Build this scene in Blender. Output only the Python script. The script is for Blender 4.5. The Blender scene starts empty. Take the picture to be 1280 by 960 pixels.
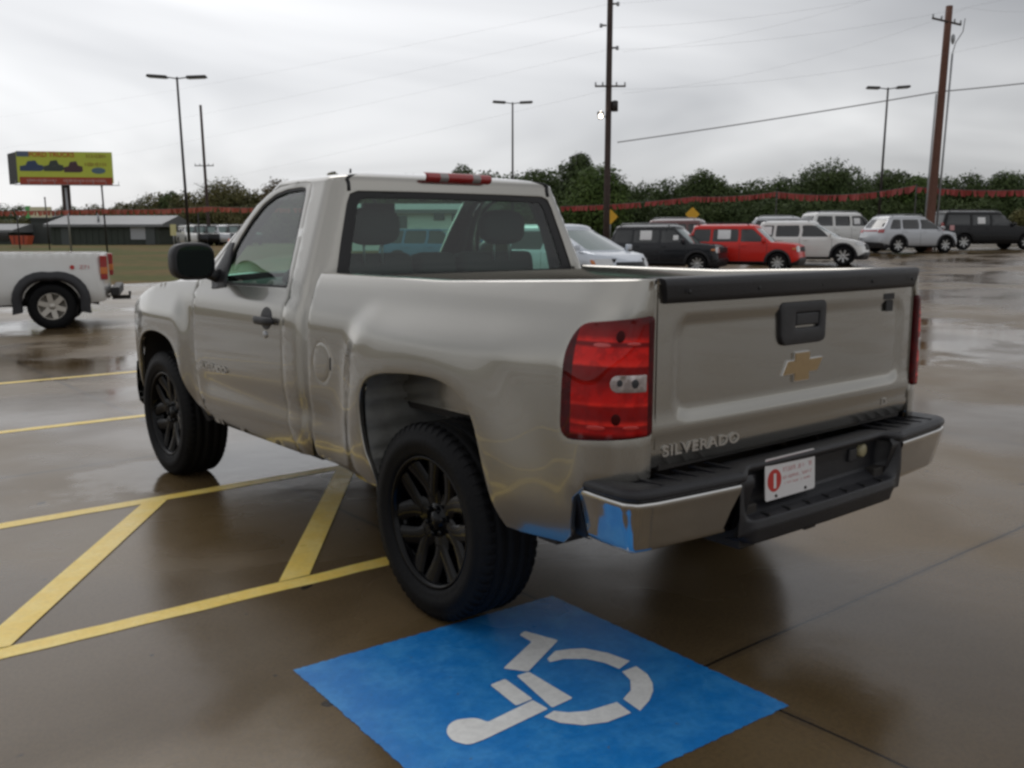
import bpy, bmesh, math, random
import numpy as np
from mathutils import Vector, Matrix
from mathutils.geometry import delaunay_2d_cdt
random.seed(7); np.random.seed(7)
sc = bpy.context.scene
col = sc.collection
R = math.radians

# ------------------------------------------------------------------ camera
CP = np.array([-3.0082, -3.0566, 1.5489]); YAW, PITCH, ROLL, FL = 0.6814, 0.1576, -0.0008, 1178.23
def cam_axes():
    cy, sy, cp, sp = math.cos(YAW), math.sin(YAW), math.cos(PITCH), math.sin(PITCH)
    f = np.array([sy*cp, cy*cp, -sp]); r = np.array([cy, -sy, 0.0]); u = np.cross(r, f)
    cr, sr = math.cos(ROLL), math.sin(ROLL)
    return cr*r+sr*u, -sr*r+cr*u, f
CR, CU, CF = cam_axes()
cam = bpy.data.cameras.new('camera'); cam.sensor_width = 36; cam.lens = 36*FL/1280
cam.clip_start = 0.05; cam.clip_end = 6000
camo = bpy.data.objects.new('camera', cam); col.objects.link(camo)
camo.matrix_world = Matrix(((CR[0], CU[0], -CF[0], CP[0]), (CR[1], CU[1], -CF[1], CP[1]), (CR[2], CU[2], -CF[2], CP[2]), (0, 0, 0, 1)))
sc.camera = camo
FH = np.array([math.sin(YAW), math.cos(YAW), 0.0]); RH = np.array([math.cos(YAW), -math.sin(YAW), 0.0])

# ------------------------------------------------------------------ world: overcast sky
SUN_EL, SUN_AZ = R(48), YAW - R(22)          # azimuth from +Y towards +X
world = bpy.data.worlds.new('World'); sc.world = world; world.use_nodes = True
nt = world.node_tree; nt.nodes.clear()
def N(nt, t, **k):
    n = nt.nodes.new(t)
    for a, b in k.items():
        if a == 'inp':
            for i, v in b.items(): n.inputs[i].default_value = v
        else: setattr(n, a, b)
    return n
L = lambda nt, a, b: nt.links.new(a, b)
sky = N(nt, 'ShaderNodeTexSky', sky_type='NISHITA', sun_disc=False, sun_elevation=SUN_EL, sun_rotation=SUN_AZ)
tc = N(nt, 'ShaderNodeTexCoord')
sepd = N(nt, 'ShaderNodeSeparateXYZ'); L(nt, tc.outputs['Generated'], sepd.inputs[0])
# flatten the dome direction on a cloud layer: (x, y) / (z + 0.12)
zz = N(nt, 'ShaderNodeMath', operation='MAXIMUM', inp={1: 0.0}); L(nt, sepd.outputs[2], zz.inputs[0])
za = N(nt, 'ShaderNodeMath', operation='ADD', inp={1: 0.16}); L(nt, zz.outputs[0], za.inputs[0])
dx = N(nt, 'ShaderNodeMath', operation='DIVIDE'); L(nt, sepd.outputs[0], dx.inputs[0]); L(nt, za.outputs[0], dx.inputs[1])
dy = N(nt, 'ShaderNodeMath', operation='DIVIDE'); L(nt, sepd.outputs[1], dy.inputs[0]); L(nt, za.outputs[0], dy.inputs[1])
cmb = N(nt, 'ShaderNodeCombineXYZ'); L(nt, dx.outputs[0], cmb.inputs[0]); L(nt, dy.outputs[0], cmb.inputs[1])
nz = N(nt, 'ShaderNodeTexNoise', inp={'Scale': 0.38, 'Detail': 4.0, 'Roughness': 0.50, 'Distortion': 0.9}); L(nt, cmb.outputs[0], nz.inputs['Vector'])
cr = N(nt, 'ShaderNodeValToRGB'); L(nt, nz.outputs['Fac'], cr.inputs[0])
cr.color_ramp.elements[0].position = 0.30; cr.color_ramp.elements[0].color = (0.36, 0.365, 0.38, 1)
cr.color_ramp.elements[1].position = 0.68; cr.color_ramp.elements[1].color = (0.80, 0.80, 0.805, 1)
# thin cloud in front of the sun: a broad bright lobe
sd = Vector((math.sin(SUN_AZ)*math.cos(R(24)), math.cos(SUN_AZ)*math.cos(R(24)), math.sin(R(24))))
dot = N(nt, 'ShaderNodeVectorMath', operation='DOT_PRODUCT'); L(nt, tc.outputs['Generated'], dot.inputs[0]); dot.inputs[1].default_value = sd
mr = N(nt, 'ShaderNodeMapRange', interpolation_type='SMOOTHSTEP', inp={'From Min': 0.62, 'From Max': 1.0, 'To Min': 0.76, 'To Max': 1.26}); L(nt, dot.outputs['Value'], mr.inputs['Value'])
mx = N(nt, 'ShaderNodeVectorMath', operation='SCALE'); L(nt, cr.outputs[0], mx.inputs[0]); L(nt, mr.outputs[0], mx.inputs['Scale'])
bg1 = N(nt, 'ShaderNodeBackground', inp={'Strength': 0.1}); L(nt, sky.outputs[0], bg1.inputs[0])
bg2 = N(nt, 'ShaderNodeBackground', inp={'Strength': 1.16}); L(nt, mx.outputs[0], bg2.inputs[0])
mxs = N(nt, 'ShaderNodeMixShader', inp={0: 0.94}); L(nt, bg1.outputs[0], mxs.inputs[1]); L(nt, bg2.outputs[0], mxs.inputs[2])
wo = N(nt, 'ShaderNodeOutputWorld'); L(nt, mxs.outputs[0], wo.inputs[0])
sun = bpy.data.lights.new('sun', 'SUN'); sun.energy = 0.6; sun.angle = R(30); sun.color = (1, 0.97, 0.93)
so = bpy.data.objects.new('sun', sun); col.objects.link(so)
sdir = Vector((math.sin(SUN_AZ)*math.cos(SUN_EL), math.cos(SUN_AZ)*math.cos(SUN_EL), math.sin(SUN_EL)))
so.rotation_euler = sdir.to_track_quat('Z', 'Y').to_euler()
sc.view_settings.view_transform = 'Standard'; sc.view_settings.look = 'None'
sc.view_settings.exposure = 0.13; sc.view_settings.gamma = 1.0
sc.render.engine = 'CYCLES'
sc.cycles.use_denoising = True
sc.cycles.max_bounces = 8; sc.cycles.transparent_max_bounces = 16
sc.cycles.filter_width = 2.8
sc.cycles.sample_clamp_indirect = 6

# ------------------------------------------------------------------ materials
def mat(name, base, rough=0.5, metal=0.0, coat=0.0, coat_rough=0.05, spec=0.5, noise=None, bump=None, ior=1.5):
    m = bpy.data.materials.new(name); m.use_nodes = True; t = m.node_tree
    b = t.nodes['Principled BSDF']
    b.inputs['Base Color'].default_value = (*base, 1); b.inputs['Roughness'].default_value = rough
    b.inputs['Metallic'].default_value = metal; b.inputs['Coat Weight'].default_value = coat
    b.inputs['Coat Roughness'].default_value = coat_rough; b.inputs['Specular IOR Level'].default_value = spec
    if noise:
        sc_, amt, c2 = noise
        tcn = N(t, 'ShaderNodeTexCoord'); n = N(t, 'ShaderNodeTexNoise', inp={'Scale': sc_, 'Detail': 6.0, 'Roughness': 0.6}); L(t, tcn.outputs['Object'], n.inputs['Vector'])
        r = N(t, 'ShaderNodeMapRange', inp={'From Min': 0.35, 'From Max': 0.7, 'To Min': 0.0, 'To Max': amt}); L(t, n.outputs['Fac'], r.inputs['Value'])
        mx = N(t, 'ShaderNodeMix', data_type='RGBA'); mx.inputs['A'].default_value = (*base, 1); mx.inputs['B'].default_value = (*c2, 1)
        L(t, r.outputs[0], mx.inputs['Factor']); L(t, mx.outputs['Result'], b.inputs['Base Color'])
    if bump:
        sc_, st = bump
        tcn = N(t, 'ShaderNodeTexCoord'); n = N(t, 'ShaderNodeTexNoise', inp={'Scale': sc_, 'Detail': 4.0}); L(t, tcn.outputs['Object'], n.inputs['Vector'])
        bp = N(t, 'ShaderNodeBump', inp={'Strength': st, 'Distance': 0.01}); L(t, n.outputs['Fac'], bp.inputs['Height']); L(t, bp.outputs[0], b.inputs['Normal'])
    return m
def glass(name, tint, refl=1.0, dark=None):
    m = bpy.data.materials.new(name); m.use_nodes = True; t = m.node_tree; t.nodes.clear()
    tr = N(t, 'ShaderNodeBsdfTransparent'); tr.inputs[0].default_value = (*tint, 1)
    gl = N(t, 'ShaderNodeBsdfGlossy', inp={'Roughness': 0.03}); gl.inputs[0].default_value = (refl, refl, refl, 1)
    fr = N(t, 'ShaderNodeLayerWeight', inp={'Blend': 0.5})
    p5 = N(t, 'ShaderNodeMath', operation='POWER', inp={1: 4.0}); L(t, fr.outputs['Facing'], p5.inputs[0])
    ma = N(t, 'ShaderNodeMath', operation='MULTIPLY_ADD', inp={1: 0.90, 2: 0.055}); L(t, p5.outputs[0], ma.inputs[0])
    mx = N(t, 'ShaderNodeMixShader'); L(t, ma.outputs[0], mx.inputs[0]); L(t, tr.outputs[0], mx.inputs[1]); L(t, gl.outputs[0], mx.inputs[2])
    o = N(t, 'ShaderNodeOutputMaterial'); L(t, mx.outputs[0], o.inputs[0])
    return m
M = {}
M['paint'] = mat('pewter_metallic_paint', (0.375, 0.360, 0.325), 0.23, 0.92, 1.0, 0.03)
M['chrome'] = mat('chrome', (0.66, 0.655, 0.64), 0.075, 1.0, noise=(30.0, 0.3, (0.55, 0.53, 0.50)))
M['black'] = mat('black_textured_plastic', (0.013, 0.013, 0.016), 0.42, bump=(220.0, 0.25), noise=(6.0, 0.5, (0.022, 0.022, 0.025)))
M['gloss_black'] = mat('gloss_black', (0.0012, 0.0012, 0.0018), 0.11, 0.0, 0.0, 0.05, 0.22)
M['seal'] = mat('rubber_seal', (0.012, 0.012, 0.013), 0.55)
M['rubber'] = mat('tyre_rubber', (0.006, 0.006, 0.007), 0.6, spec=0.16, bump=(90.0, 0.3), noise=(9.0, 0.5, (0.011, 0.011, 0.011)))
M['under'] = mat('dark_chassis_metal', (0.018, 0.016, 0.015), 0.7, noise=(8.0, 0.6, (0.035, 0.028, 0.022)))
M['liner'] = mat('wheel_house_sheet', (0.34, 0.34, 0.32), 0.5, 0.3, noise=(10.0, 0.6, (0.15, 0.145, 0.13)))
M['interior'] = mat('dark_trim', (0.018, 0.019, 0.020), 0.75, bump=(150.0, 0.2))
M['cloth'] = mat('grey_seat_cloth', (0.026, 0.028, 0.029), 0.9, bump=(120.0, 0.3))
M['glass'] = glass('green_tinted_glass', (0.60, 0.84, 0.74))
M['glass_rear'] = glass('rear_tinted_glass', (0.58, 0.80, 0.71))
M['dark_glass'] = mat('dark_privacy_glass', (0.012, 0.014, 0.015), 0.06, 0.0, 0.6, 0.03)
M['screen_glass'] = mat('pale_windscreen', (0.10, 0.15, 0.14), 0.08, 0.0, 0.8, 0.03)
M['gold'] = mat('gold_emblem', (0.42, 0.29, 0.14), 0.32, 0.6, 0.5, noise=(60.0, 0.5, (0.34, 0.23, 0.11)))
M['white_plate'] = mat('white_plate', (0.72, 0.71, 0.71), 0.35, noise=(20.0, 0.3, (0.62, 0.60, 0.60)))
M['red_print'] = mat('red_print', (0.50, 0.035, 0.03), 0.4)
M['pink_print'] = mat('faded_red_print', (0.60, 0.30, 0.30), 0.4)
M['dark_print'] = mat('dark_print', (0.03, 0.03, 0.035), 0.5)
M['white'] = mat('white_car_paint', (0.72, 0.72, 0.70), 0.30, 0.0, 1.0, 0.08, noise=(3.0, 0.3, (0.60, 0.58, 0.54)))
M['silver'] = mat('silver_car_paint', (0.42, 0.43, 0.45), 0.34, 0.6, 1.0, 0.08)
M['palesilver'] = mat('pale_blue_silver_paint', (0.56, 0.60, 0.66), 0.34, 0.45, 1.0, 0.08)
M['blackcar'] = mat('black_car_paint', (0.005, 0.005, 0.006), 0.22, 0.0, 0.25, 0.05, 0.2)
M['graycar'] = mat('charcoal_car_paint', (0.010, 0.011, 0.014), 0.26, 0.1, 0.4, 0.06, 0.3)
M['redcar'] = mat('red_car_paint', (0.62, 0.018, 0.010), 0.30, 0.0, 0.35, 0.06, 0.25)
M['maroon'] = mat('maroon_car_paint', (0.10, 0.022, 0.022), 0.28, 0.2, 1.0, 0.06)
M['alloy'] = mat('alloy_wheel', (0.50, 0.50, 0.49), 0.30, 0.85)
M['tan_alloy'] = mat('dusty_alloy_wheel', (0.50, 0.47, 0.42), 0.38, 0.6)
M['redlens'] = mat('red_lamp_lens', (0.33, 0.008, 0.008), 0.12, 0.0, 1.0, 0.03)
M['amber'] = mat('amber_lens', (0.62, 0.17, 0.02), 0.2, 0.0, 1.0, 0.03)
M['clearlens'] = mat('clear_lamp_lens', (0.55, 0.55, 0.55), 0.12, 0.4, 1.0, 0.03)
M['revlens'] = mat('clear_reversing_lens', (0.30, 0.25, 0.24), 0.15, 0.5, 1.0, 0.03, noise=(45.0, 0.8, (0.62, 0.55, 0.54)))
M['letter'] = mat('bright_letter', (0.62, 0.60, 0.57), 0.28, 0.9)
M['cargolens'] = mat('muted_cargo_lens', (0.30, 0.27, 0.26), 0.2, 0.2, 0.8, 0.03)
M['paper'] = mat('paper_sticker', (0.80, 0.80, 0.80), 0.6)
M['steel_pole'] = mat('dark_bronze_pole', (0.030, 0.026, 0.026), 0.45, 0.3, noise=(2.0, 0.4, (0.05, 0.045, 0.045)))
M['galv'] = mat('galvanised_steel', (0.34, 0.35, 0.36), 0.45, 0.6, noise=(6.0, 0.4, (0.25, 0.26, 0.27)))
M['wood_pole'] = mat('creosote_wood', (0.050, 0.033, 0.030), 0.8, noise=(3.0, 0.6, (0.085, 0.06, 0.05)), bump=(25.0, 0.4))
M['wood_red'] = mat('reddish_wood', (0.12, 0.052, 0.034), 0.8, noise=(3.0, 0.6, (0.17, 0.08, 0.055)), bump=(25.0, 0.4))
M['wire'] = mat('wire', (0.12, 0.12, 0.125), 0.6)
M['faint'] = mat('faint_pale_wire', (0.30, 0.30, 0.31), 0.6)  # pale grey puts the lines' fading against the sky into the colour
M['yellow_sign'] = mat('yellow_sign', (0.75, 0.42, 0.03), 0.5)
M['pennant'] = mat('red_pennant_plastic', (0.36, 0.045, 0.038), 0.6, noise=(1.5, 0.8, (0.20, 0.04, 0.035)))
M['pennant_o'] = mat('orange_pennant_plastic', (0.42, 0.085, 0.05), 0.6, noise=(1.5, 0.8, (0.24, 0.07, 0.045)))
M['roofmetal'] = mat('grey_sheet_roof', (0.20, 0.205, 0.215), 0.5, 0.2, noise=(0.6, 0.6, (0.15, 0.155, 0.16)))
M['greenwall'] = mat('dark_green_siding', (0.040, 0.050, 0.040), 0.7, noise=(0.8, 0.6, (0.03, 0.036, 0.03)))
M['darkwall'] = mat('grey_block_wall', (0.075, 0.08, 0.078), 0.8, noise=(0.8, 0.6, (0.045, 0.05, 0.045)))
M['bark'] = mat('bark', (0.05, 0.04, 0.03), 0.9, bump=(12.0, 0.5))
M['blue_hood'] = mat('blue_reflector', (0.05, 0.12, 0.25), 0.4)

def leaf_mat(name, c1, c2, sc_=0.35):
    m = bpy.data.materials.new(name); m.use_nodes = True; t = m.node_tree; b = t.nodes['Principled BSDF']
    g = N(t, 'ShaderNodeNewGeometry'); n = N(t, 'ShaderNodeTexNoise', inp={'Scale': sc_, 'Detail': 5.0, 'Roughness': 0.7}); L(t, g.outputs['Position'], n.inputs['Vector'])
    r = N(t, 'ShaderNodeMapRange', inp={'From Min': 0.36, 'From Max': 0.64}); L(t, n.outputs['Fac'], r.inputs['Value'])
    mx = N(t, 'ShaderNodeMix', data_type='RGBA'); mx.inputs['A'].default_value = (*c1, 1); mx.inputs['B'].default_value = (*c2, 1)
    L(t, r.outputs[0], mx.inputs['Factor']); L(t, mx.outputs['Result'], b.inputs['Base Color'])
    b.inputs['Roughness'].default_value = 0.75; b.inputs['Specular IOR Level'].default_value = 0.2
    return m
M['leaf_dark'] = leaf_mat('dark_green_leaves', (0.046, 0.070, 0.024), (0.078, 0.108, 0.036))
M['leaf_mid'] = leaf_mat('mid_green_leaves', (0.052, 0.088, 0.022), (0.090, 0.135, 0.036))
M['leaf_olive'] = leaf_mat('olive_autumn_leaves', (0.070, 0.082, 0.030), (0.150, 0.125, 0.045))
M['leaf_rust'] = leaf_mat('rusty_leaves', (0.055, 0.050, 0.020), (0.14, 0.085, 0.035))

# ------------------------------------------------------------------ object helpers
def tag(o, label=None, cat=None, group=None, kind=None):
    if label: o['label'] = label
    if cat: o['category'] = cat
    if group: o['group'] = group
    if kind: o['kind'] = kind
    return o
def empty(name, loc=(0, 0, 0), rz=0.0, label=None, cat=None, group=None):
    o = bpy.data.objects.new(name, None); col.objects.link(o); o.location = loc; o.rotation_euler = (0, 0, rz)
    o.empty_display_size = 0.2
    return tag(o, label, cat, group)
class MB:
    def __init__(s): s.v = []; s.f = []; s.sm = []
    def add(s, V, F, smooth=True):
        k = len(s.v); s.v += [tuple(map(float, p)) for p in V]; s.f += [tuple(i+k for i in f) for f in F]; s.sm += [smooth]*len(F); return s
    def box(s, c, d, rot=None, taper=1.0, ty=None):
        """box centre c, size d; rot a Matrix; the top scaled by taper (x) / ty (y)"""
        ty = taper if ty is None else ty
        V = []
        for z in (-1, 1):
            for y in (-1, 1):
                for x in (-1, 1):
                    kx, ky = (taper, ty) if z > 0 else (1, 1)
                    p = Vector((x*d[0]/2*kx, y*d[1]/2*ky, z*d[2]/2))
                    if rot is not None: p = rot @ p
                    V.append((p[0]+c[0], p[1]+c[1], p[2]+c[2]))
        return s.add(V, [(0, 2, 3, 1), (4, 5, 7, 6), (0, 1, 5, 4), (2, 6, 7, 3), (0, 4, 6, 2), (1, 3, 7, 5)], False)
    def tube(s, pts, r, n=8, caps=True):
        pts = [Vector(p) for p in pts]; rr = r if isinstance(r, (list, tuple)) else [r]*len(pts)
        V = []; F = []
        for i, p in enumerate(pts):
            d = (pts[min(i+1, len(pts)-1)]-pts[max(i-1, 0)]).normalized()
            a = Vector((0, 0, 1)) if abs(d.z) < 0.9 else Vector((1, 0, 0))
            x = d.cross(a).normalized(); y = d.cross(x)
            for k in range(n):
                t = 2*math.pi*k/n; V.append(p+x*(rr[i]*math.cos(t))+y*(rr[i]*math.sin(t)))
        for i in range(len(pts)-1):
            for k in range(n): F.append((i*n+k, i*n+(k+1) % n, (i+1)*n+(k+1) % n, (i+1)*n+k))
        s.add(V, F)
        if caps: s.add(V[:n], [tuple(range(n))], False); s.add(V[-n:], [tuple(range(n))], False)
        return s
    def lathe(s, prof, axis='x', n=48, c=(0, 0, 0)):
        """prof: list of (a, r), a along the axis"""
        V = []; F = []
        for a, r in prof:
            for k in range(n):
                t = 2*math.pi*k/n
                p = (a, r*math.cos(t), r*math.sin(t)) if axis == 'x' else (r*math.cos(t), r*math.sin(t), a)
                V.append((p[0]+c[0], p[1]+c[1], p[2]+c[2]))
        for i in range(len(prof)-1):
            for k in range(n): F.append((i*n+k, i*n+(k+1) % n, (i+1)*n+(k+1) % n, (i+1)*n+k))
        return s.add(V, F)
    def grid(s, fn, nu, nv):
        V = [fn(i/nu, j/nv) for i in range(nu+1) for j in range(nv+1)]
        F = [(i*(nv+1)+j, (i+1)*(nv+1)+j, (i+1)*(nv+1)+j+1, i*(nv+1)+j+1) for i in range(nu) for j in range(nv)]
        return s.add(V, F)
    def prism(s, poly, fn, d0, d1):
        """poly 2D, fn(a,b,d)->3D, extruded from d0 to d1"""
        n = len(poly); V = [fn(a, b, d0) for a, b in poly]+[fn(a, b, d1) for a, b in poly]
        F = [tuple(range(n))[::-1], tuple(range(n, 2*n))]+[(i, (i+1) % n, n+(i+1) % n, n+i) for i in range(n)]
        return s.add(V, F, False)
    def build(s, name, m, parent=None, bevel=0, sharp=None, merge=True, matrix=None):
        me = bpy.data.meshes.new(name); me.from_pydata(s.v, [], s.f); 
        me.polygons.foreach_set('use_smooth', s.sm); me.update()
        bm = bmesh.new(); bm.from_mesh(me)
        if merge: bmesh.ops.remove_doubles(bm, verts=bm.verts, dist=1e-5)
        if matrix is not None: bm.transform(matrix)
        bmesh.ops.recalc_face_normals(bm, faces=bm.faces)
        if sharp:
            for e in bm.edges:
                if len(e.link_faces) == 2 and e.calc_face_angle(0) > R(sharp): e.smooth = False
        bm.to_mesh(me); bm.free()
        me.materials.append(M[m] if isinstance(m, str) else m)
        o = bpy.data.objects.new(name, me); col.objects.link(o)
        if parent: o.parent = parent
        if bevel:
            b = o.modifiers.new('bevel', 'BEVEL'); b.width = bevel; b.segments = 3; b.limit_method = 'ANGLE'; b.angle_limit = R(40); b.harden_normals = False
            for p in me.polygons: p.use_smooth = True
            w = o.modifiers.new('wn', 'WEIGHTED_NORMAL'); w.keep_sharp = True
        return o
def interp(x, xs, ys): return float(np.interp(x, xs, ys))
def sstep(a, b, x):
    t = min(1, max(0, (x-a)/(b-a))); return t*t*(3-2*t)

# ------------------------------------------------------------------ curved panels cut from a parametric surface
def catmull(P, n=6, closed=False):
    out = []; m = len(P); rng = range(m if closed else m-1)
    for i in rng:
        p0, p1, p2, p3 = [np.array(P[k % m] if closed else P[min(max(k, 0), m-1)], float) for k in (i-1, i, i+1, i+2)]
        for j in range(n):
            t = j/n
            out.append(tuple(0.5*((2*p1)+(-p0+p2)*t+(2*p0-5*p1+4*p2-p3)*t*t+(-p0+3*p1-3*p2+p3)*t**3)))
    if not closed: out.append(tuple(P[-1]))
    return out
def roundpoly(P, r, n=5):
    """round the corners of a polygon; r number or list"""
    out = []; m = len(P)
    for i in range(m):
        a, b, c = [np.array(P[k % m], float) for k in (i-1, i, i+1)]
        rr = r[i] if isinstance(r, (list, tuple)) else r
        if rr <= 0: out.append(tuple(b)); continue
        d1 = a-b; d2 = c-b; l1 = np.linalg.norm(d1); l2 = np.linalg.norm(d2); k = min(rr, l1*0.48, l2*0.48)
        s, e = b+d1/l1*k, b+d2/l2*k
        for j in range(n+1):
            t = j/n; out.append(tuple((1-t)**2*s+2*t*(1-t)*b+t*t*e))
    return out
def resample(P, step):
    out = []; m = len(P)
    for i in range(m):
        a = np.array(P[i], float); b = np.array(P[(i+1) % m], float); d = np.linalg.norm(b-a)
        if d < 1e-6: continue
        k = max(1, int(math.ceil(d/step)))
        for j in range(k): out.append(tuple(a+(b-a)*j/k))
    return out
def area(P):
    P = np.array(P); x, y = P[:, 0], P[:, 1]; return 0.5*np.sum(x*np.roll(y, -1)-y*np.roll(x, -1))
def inside(P, q):
    P = np.asarray(P); x, y = q[..., 0][..., None], q[..., 1][..., None]
    x1, y1 = P[:, 0], P[:, 1]; x2, y2 = np.roll(x1, -1), np.roll(y1, -1)
    c = ((y1 > y) != (y2 > y)) & (x < (x2-x1)*(y-y1)/(y2-y1+1e-30)+x1)
    return c.sum(-1) % 2 == 1
def loopdist(P, q):
    P = np.asarray(P); A = P; B = np.roll(P, -1, 0); d = B-A
    t = np.clip(((q[:, None]-A)*d).sum(-1)/((d*d).sum(-1)+1e-12), 0, 1)
    return np.linalg.norm(q[:, None]-(A+t[..., None]*d), axis=-1).min(-1)
def panel(mb, F, outer, holes=(), step=0.03, rim=0.015, fillet=0.003, lift=0.0, mirror=False, depth_dir=None, cl=None):
    """cut the region outer-minus-holes from the surface F(a,b) and give its borders a rounded return flange.
    F's outward normal = dF/db x dF/da or its opposite, picked to point away from the body's axis."""
    loops = [resample(l, step) for l in [outer]+list(holes)]
    loops = [l if (area(l) > 0) == (i == 0) else l[::-1] for i, l in enumerate(loops)]
    pts = [p for l in loops for p in l]
    O = np.array(loops[0]); lo, hi = O.min(0), O.max(0)
    gx = np.arange(lo[0]+step/2, hi[0], step); gy = np.arange(lo[1]+step/2, hi[1], step*0.866)
    if len(gx) and len(gy):
        G = np.array([(x+(step/2 if j % 2 else 0), y) for j, y in enumerate(gy) for x in gx])
        ok = inside(loops[0], G)
        for h in loops[1:]: ok &= ~inside(h, G)
        G = G[ok]
        for l in loops:
            if len(G): G = G[loopdist(l, G) > step*0.55]
    else: G = np.zeros((0, 2))
    allp = [Vector(p) for p in pts]+[Vector(tuple(p)) for p in G]
    edges = []; k = 0
    for l in loops:
        n = len(l); edges += [(k+i, k+(i+1) % n) for i in range(n)]; k += n
    V2, _, Fc, *_ = delaunay_2d_cdt(allp, edges, [], 0, 1e-7)
    C = np.array([sum((np.array(V2[i]) for i in f), np.zeros(2))/len(f) for f in Fc])
    ok = inside(loops[0], C)
    for h in loops[1:]: ok &= ~inside(h, C)
    def nrm(a, b):
        e = 1e-3
        du = np.array(F(a+e, b))-np.array(F(a-e, b)); dv = np.array(F(a, b+e))-np.array(F(a, b-e))
        n = np.cross(du, dv); n /= (np.linalg.norm(n)+1e-12)
        return n
    ref = np.array(F(*np.mean(loops[0], 0))); n0 = nrm(*np.mean(loops[0], 0))
    out = np.array(depth_dir) if depth_dir is not None else np.array([ref[0], 0, 0]) if abs(ref[0]) > 1e-6 else n0
    sg = 1 if np.dot(n0, out) > 0 else -1
    mx = -1 if mirror else 1
    def P3(a, b):
        p = np.array(F(a, b)); 
        if lift: p = p+nrm(a, b)*sg*lift
        return p
    tr = lambda p: (p[0]*mx, p[1], p[2])
    mb.add([tr(P3(v[0], v[1])) for v in V2], [tuple(f) for f, o in zip(Fc, ok) if o])
    if rim > 0:
        for li, l in enumerate(loops):
            n = len(l); L2 = np.array(l); T = np.roll(L2, -1, 0)-np.roll(L2, 1, 0)
            V = []; K = 5
            for i in range(n):
                a, b = l[i]; t = T[i]/(np.linalg.norm(T[i])+1e-12); o2 = np.array([t[1], -t[0]])   # outward of a CCW outer loop
                p = P3(a, b); nn = nrm(a, b)*sg
                q = P3(a+o2[0]*1e-3, b+o2[1]*1e-3)-p; q = q-nn*np.dot(q, nn); q /= (np.linalg.norm(q)+1e-12)
                for j in range(4):
                    th = math.pi/2*j/3; V.append(tr(p+q*fillet*math.sin(th)-nn*fillet*(1-math.cos(th))))
                V.append(tr(p+q*fillet-nn*rim))
            S1 = getattr(F, 'S', None)
            on = [S1 is not None and (l[i][0] < 1e-6 or l[i][0] > S1-1e-6) for i in range(n)]
            mb.add(V, [(i*K+j, ((i+1) % n)*K+j, ((i+1) % n)*K+j+1, i*K+j+1) for i in range(n) for j in range(K-1) if not (on[i] and on[(i+1) % n])])
    return mb

class Plan:
    """half a closed body plan whose half width, back, front and corner radii change with height.
    s runs 0 (rear centre line) -> rear corner -> side -> front corner -> front centre line."""
    def __init__(s, w, yb, yf, rb=0.1, rf=0.1, bowb=0.0, bowf=0.0, zref=1.4, n=2.3):
        s.w, s.yb, s.yf, s.rb, s.rf, s.bb, s.bf, s.n = w, yb, yf, rb, rf, bowb, bowf, n
        W = w(zref); s.l = [W-rb, rb*1.4, (yf(zref)-bowf-rf)-(yb(zref)+bowb+rb), rf*1.4, W-rf]
        s.c = np.cumsum([0]+s.l); s.S = s.c[-1]
    def __call__(s, t, z):
        w, yb, yf = s.w(z), s.yb(z), s.yf(z); rb, rf, n = s.rb, s.rf, s.n
        t = min(max(t, 0), s.S)
        i = min(4, int(np.searchsorted(s.c, t, 'right')-1)); f = (t-s.c[i])/s.l[i]
        yrb = yb+s.bb; yrf = yf-s.bf
        if i == 0: x = f*(w-rb); return (-x, yb+s.bb*(x/(w-rb))**2, z)
        if i == 1:
            a = f*math.pi/2; return (-(w-rb+rb*math.sin(a)**(2/n)), yrb+rb*(1-max(0, math.cos(a))**(2/n)), z)
        if i == 2: return (-w, yrb+rb+f*((yrf-rf)-(yrb+rb)), z)
        if i == 3:
            a = f*math.pi/2; return (-(w-rf+rf*max(0, math.cos(a))**(2/n)), yrf-rf+rf*math.sin(a)**(2/n), z)
        x = (1-f)*(w-rf); return (-x, yf-s.bf*(x/(w-rf))**2, z)
    def side(s, y, z):      # s of a point on the side
        a = s.yb(z)+s.bb+s.rb; b = s.yf(z)-s.bf-s.rf
        return (s.c[2]+(y-a)/(b-a)*s.l[2], z)
    def rear(s, x, z): return (abs(x)/(s.w(z)-s.rb)*s.l[0], z)
    def front(s, x, z): return (s.S-abs(x)/(s.w(z)-s.rf)*s.l[4], z)
def roof_grid(mb, plan, z0, H, mirror_both=True, nu=60, nv=14, ysp=(0, 0), n=2.2):
    """dome closing a plan at z0, rising H: from the border in to a spine on the centre line"""
    for mx in (1, -1):
        def fn(u, v):
            p = np.array(plan(u*plan.S, z0)); spy = min(max(p[1], ysp[0]), ysp[1])
            h = v**1.6
            q = p*(1-h)+np.array([0, spy, 0])*h
            z = z0+H*(1-(1-h)**n)**(1/n)
            return (q[0]*mx, q[1], z)
        mb.grid(fn, nu, nv)
    return mb
def text_mesh(body, size, depth, bold=0.0, space=1.0):
    c = bpy.data.curves.new('txt', 'FONT'); c.body = body; c.size = size; c.extrude = depth; c.offset = bold; c.space_character = space
    c.align_x = 'CENTER'; c.align_y = 'CENTER'
    o = bpy.data.objects.new('txt', c); col.objects.link(o)
    dg = bpy.context.evaluated_depsgraph_get(); me = bpy.data.meshes.new_from_object(o.evaluated_get(dg))
    V = [tuple(v.co) for v in me.vertices]; F = [tuple(p.vertices) for p in me.polygons]
    bpy.data.objects.remove(o); bpy.data.curves.remove(c); bpy.data.meshes.remove(me)
    return V, F
def add_text(mb, body, size, depth, fn, bold=0.0, sx=1.0, space=1.0):
    V, F = text_mesh(body, size, depth, bold, space); mb.add([fn(x*sx, y, z) for x, y, z in V], F, False)

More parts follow.
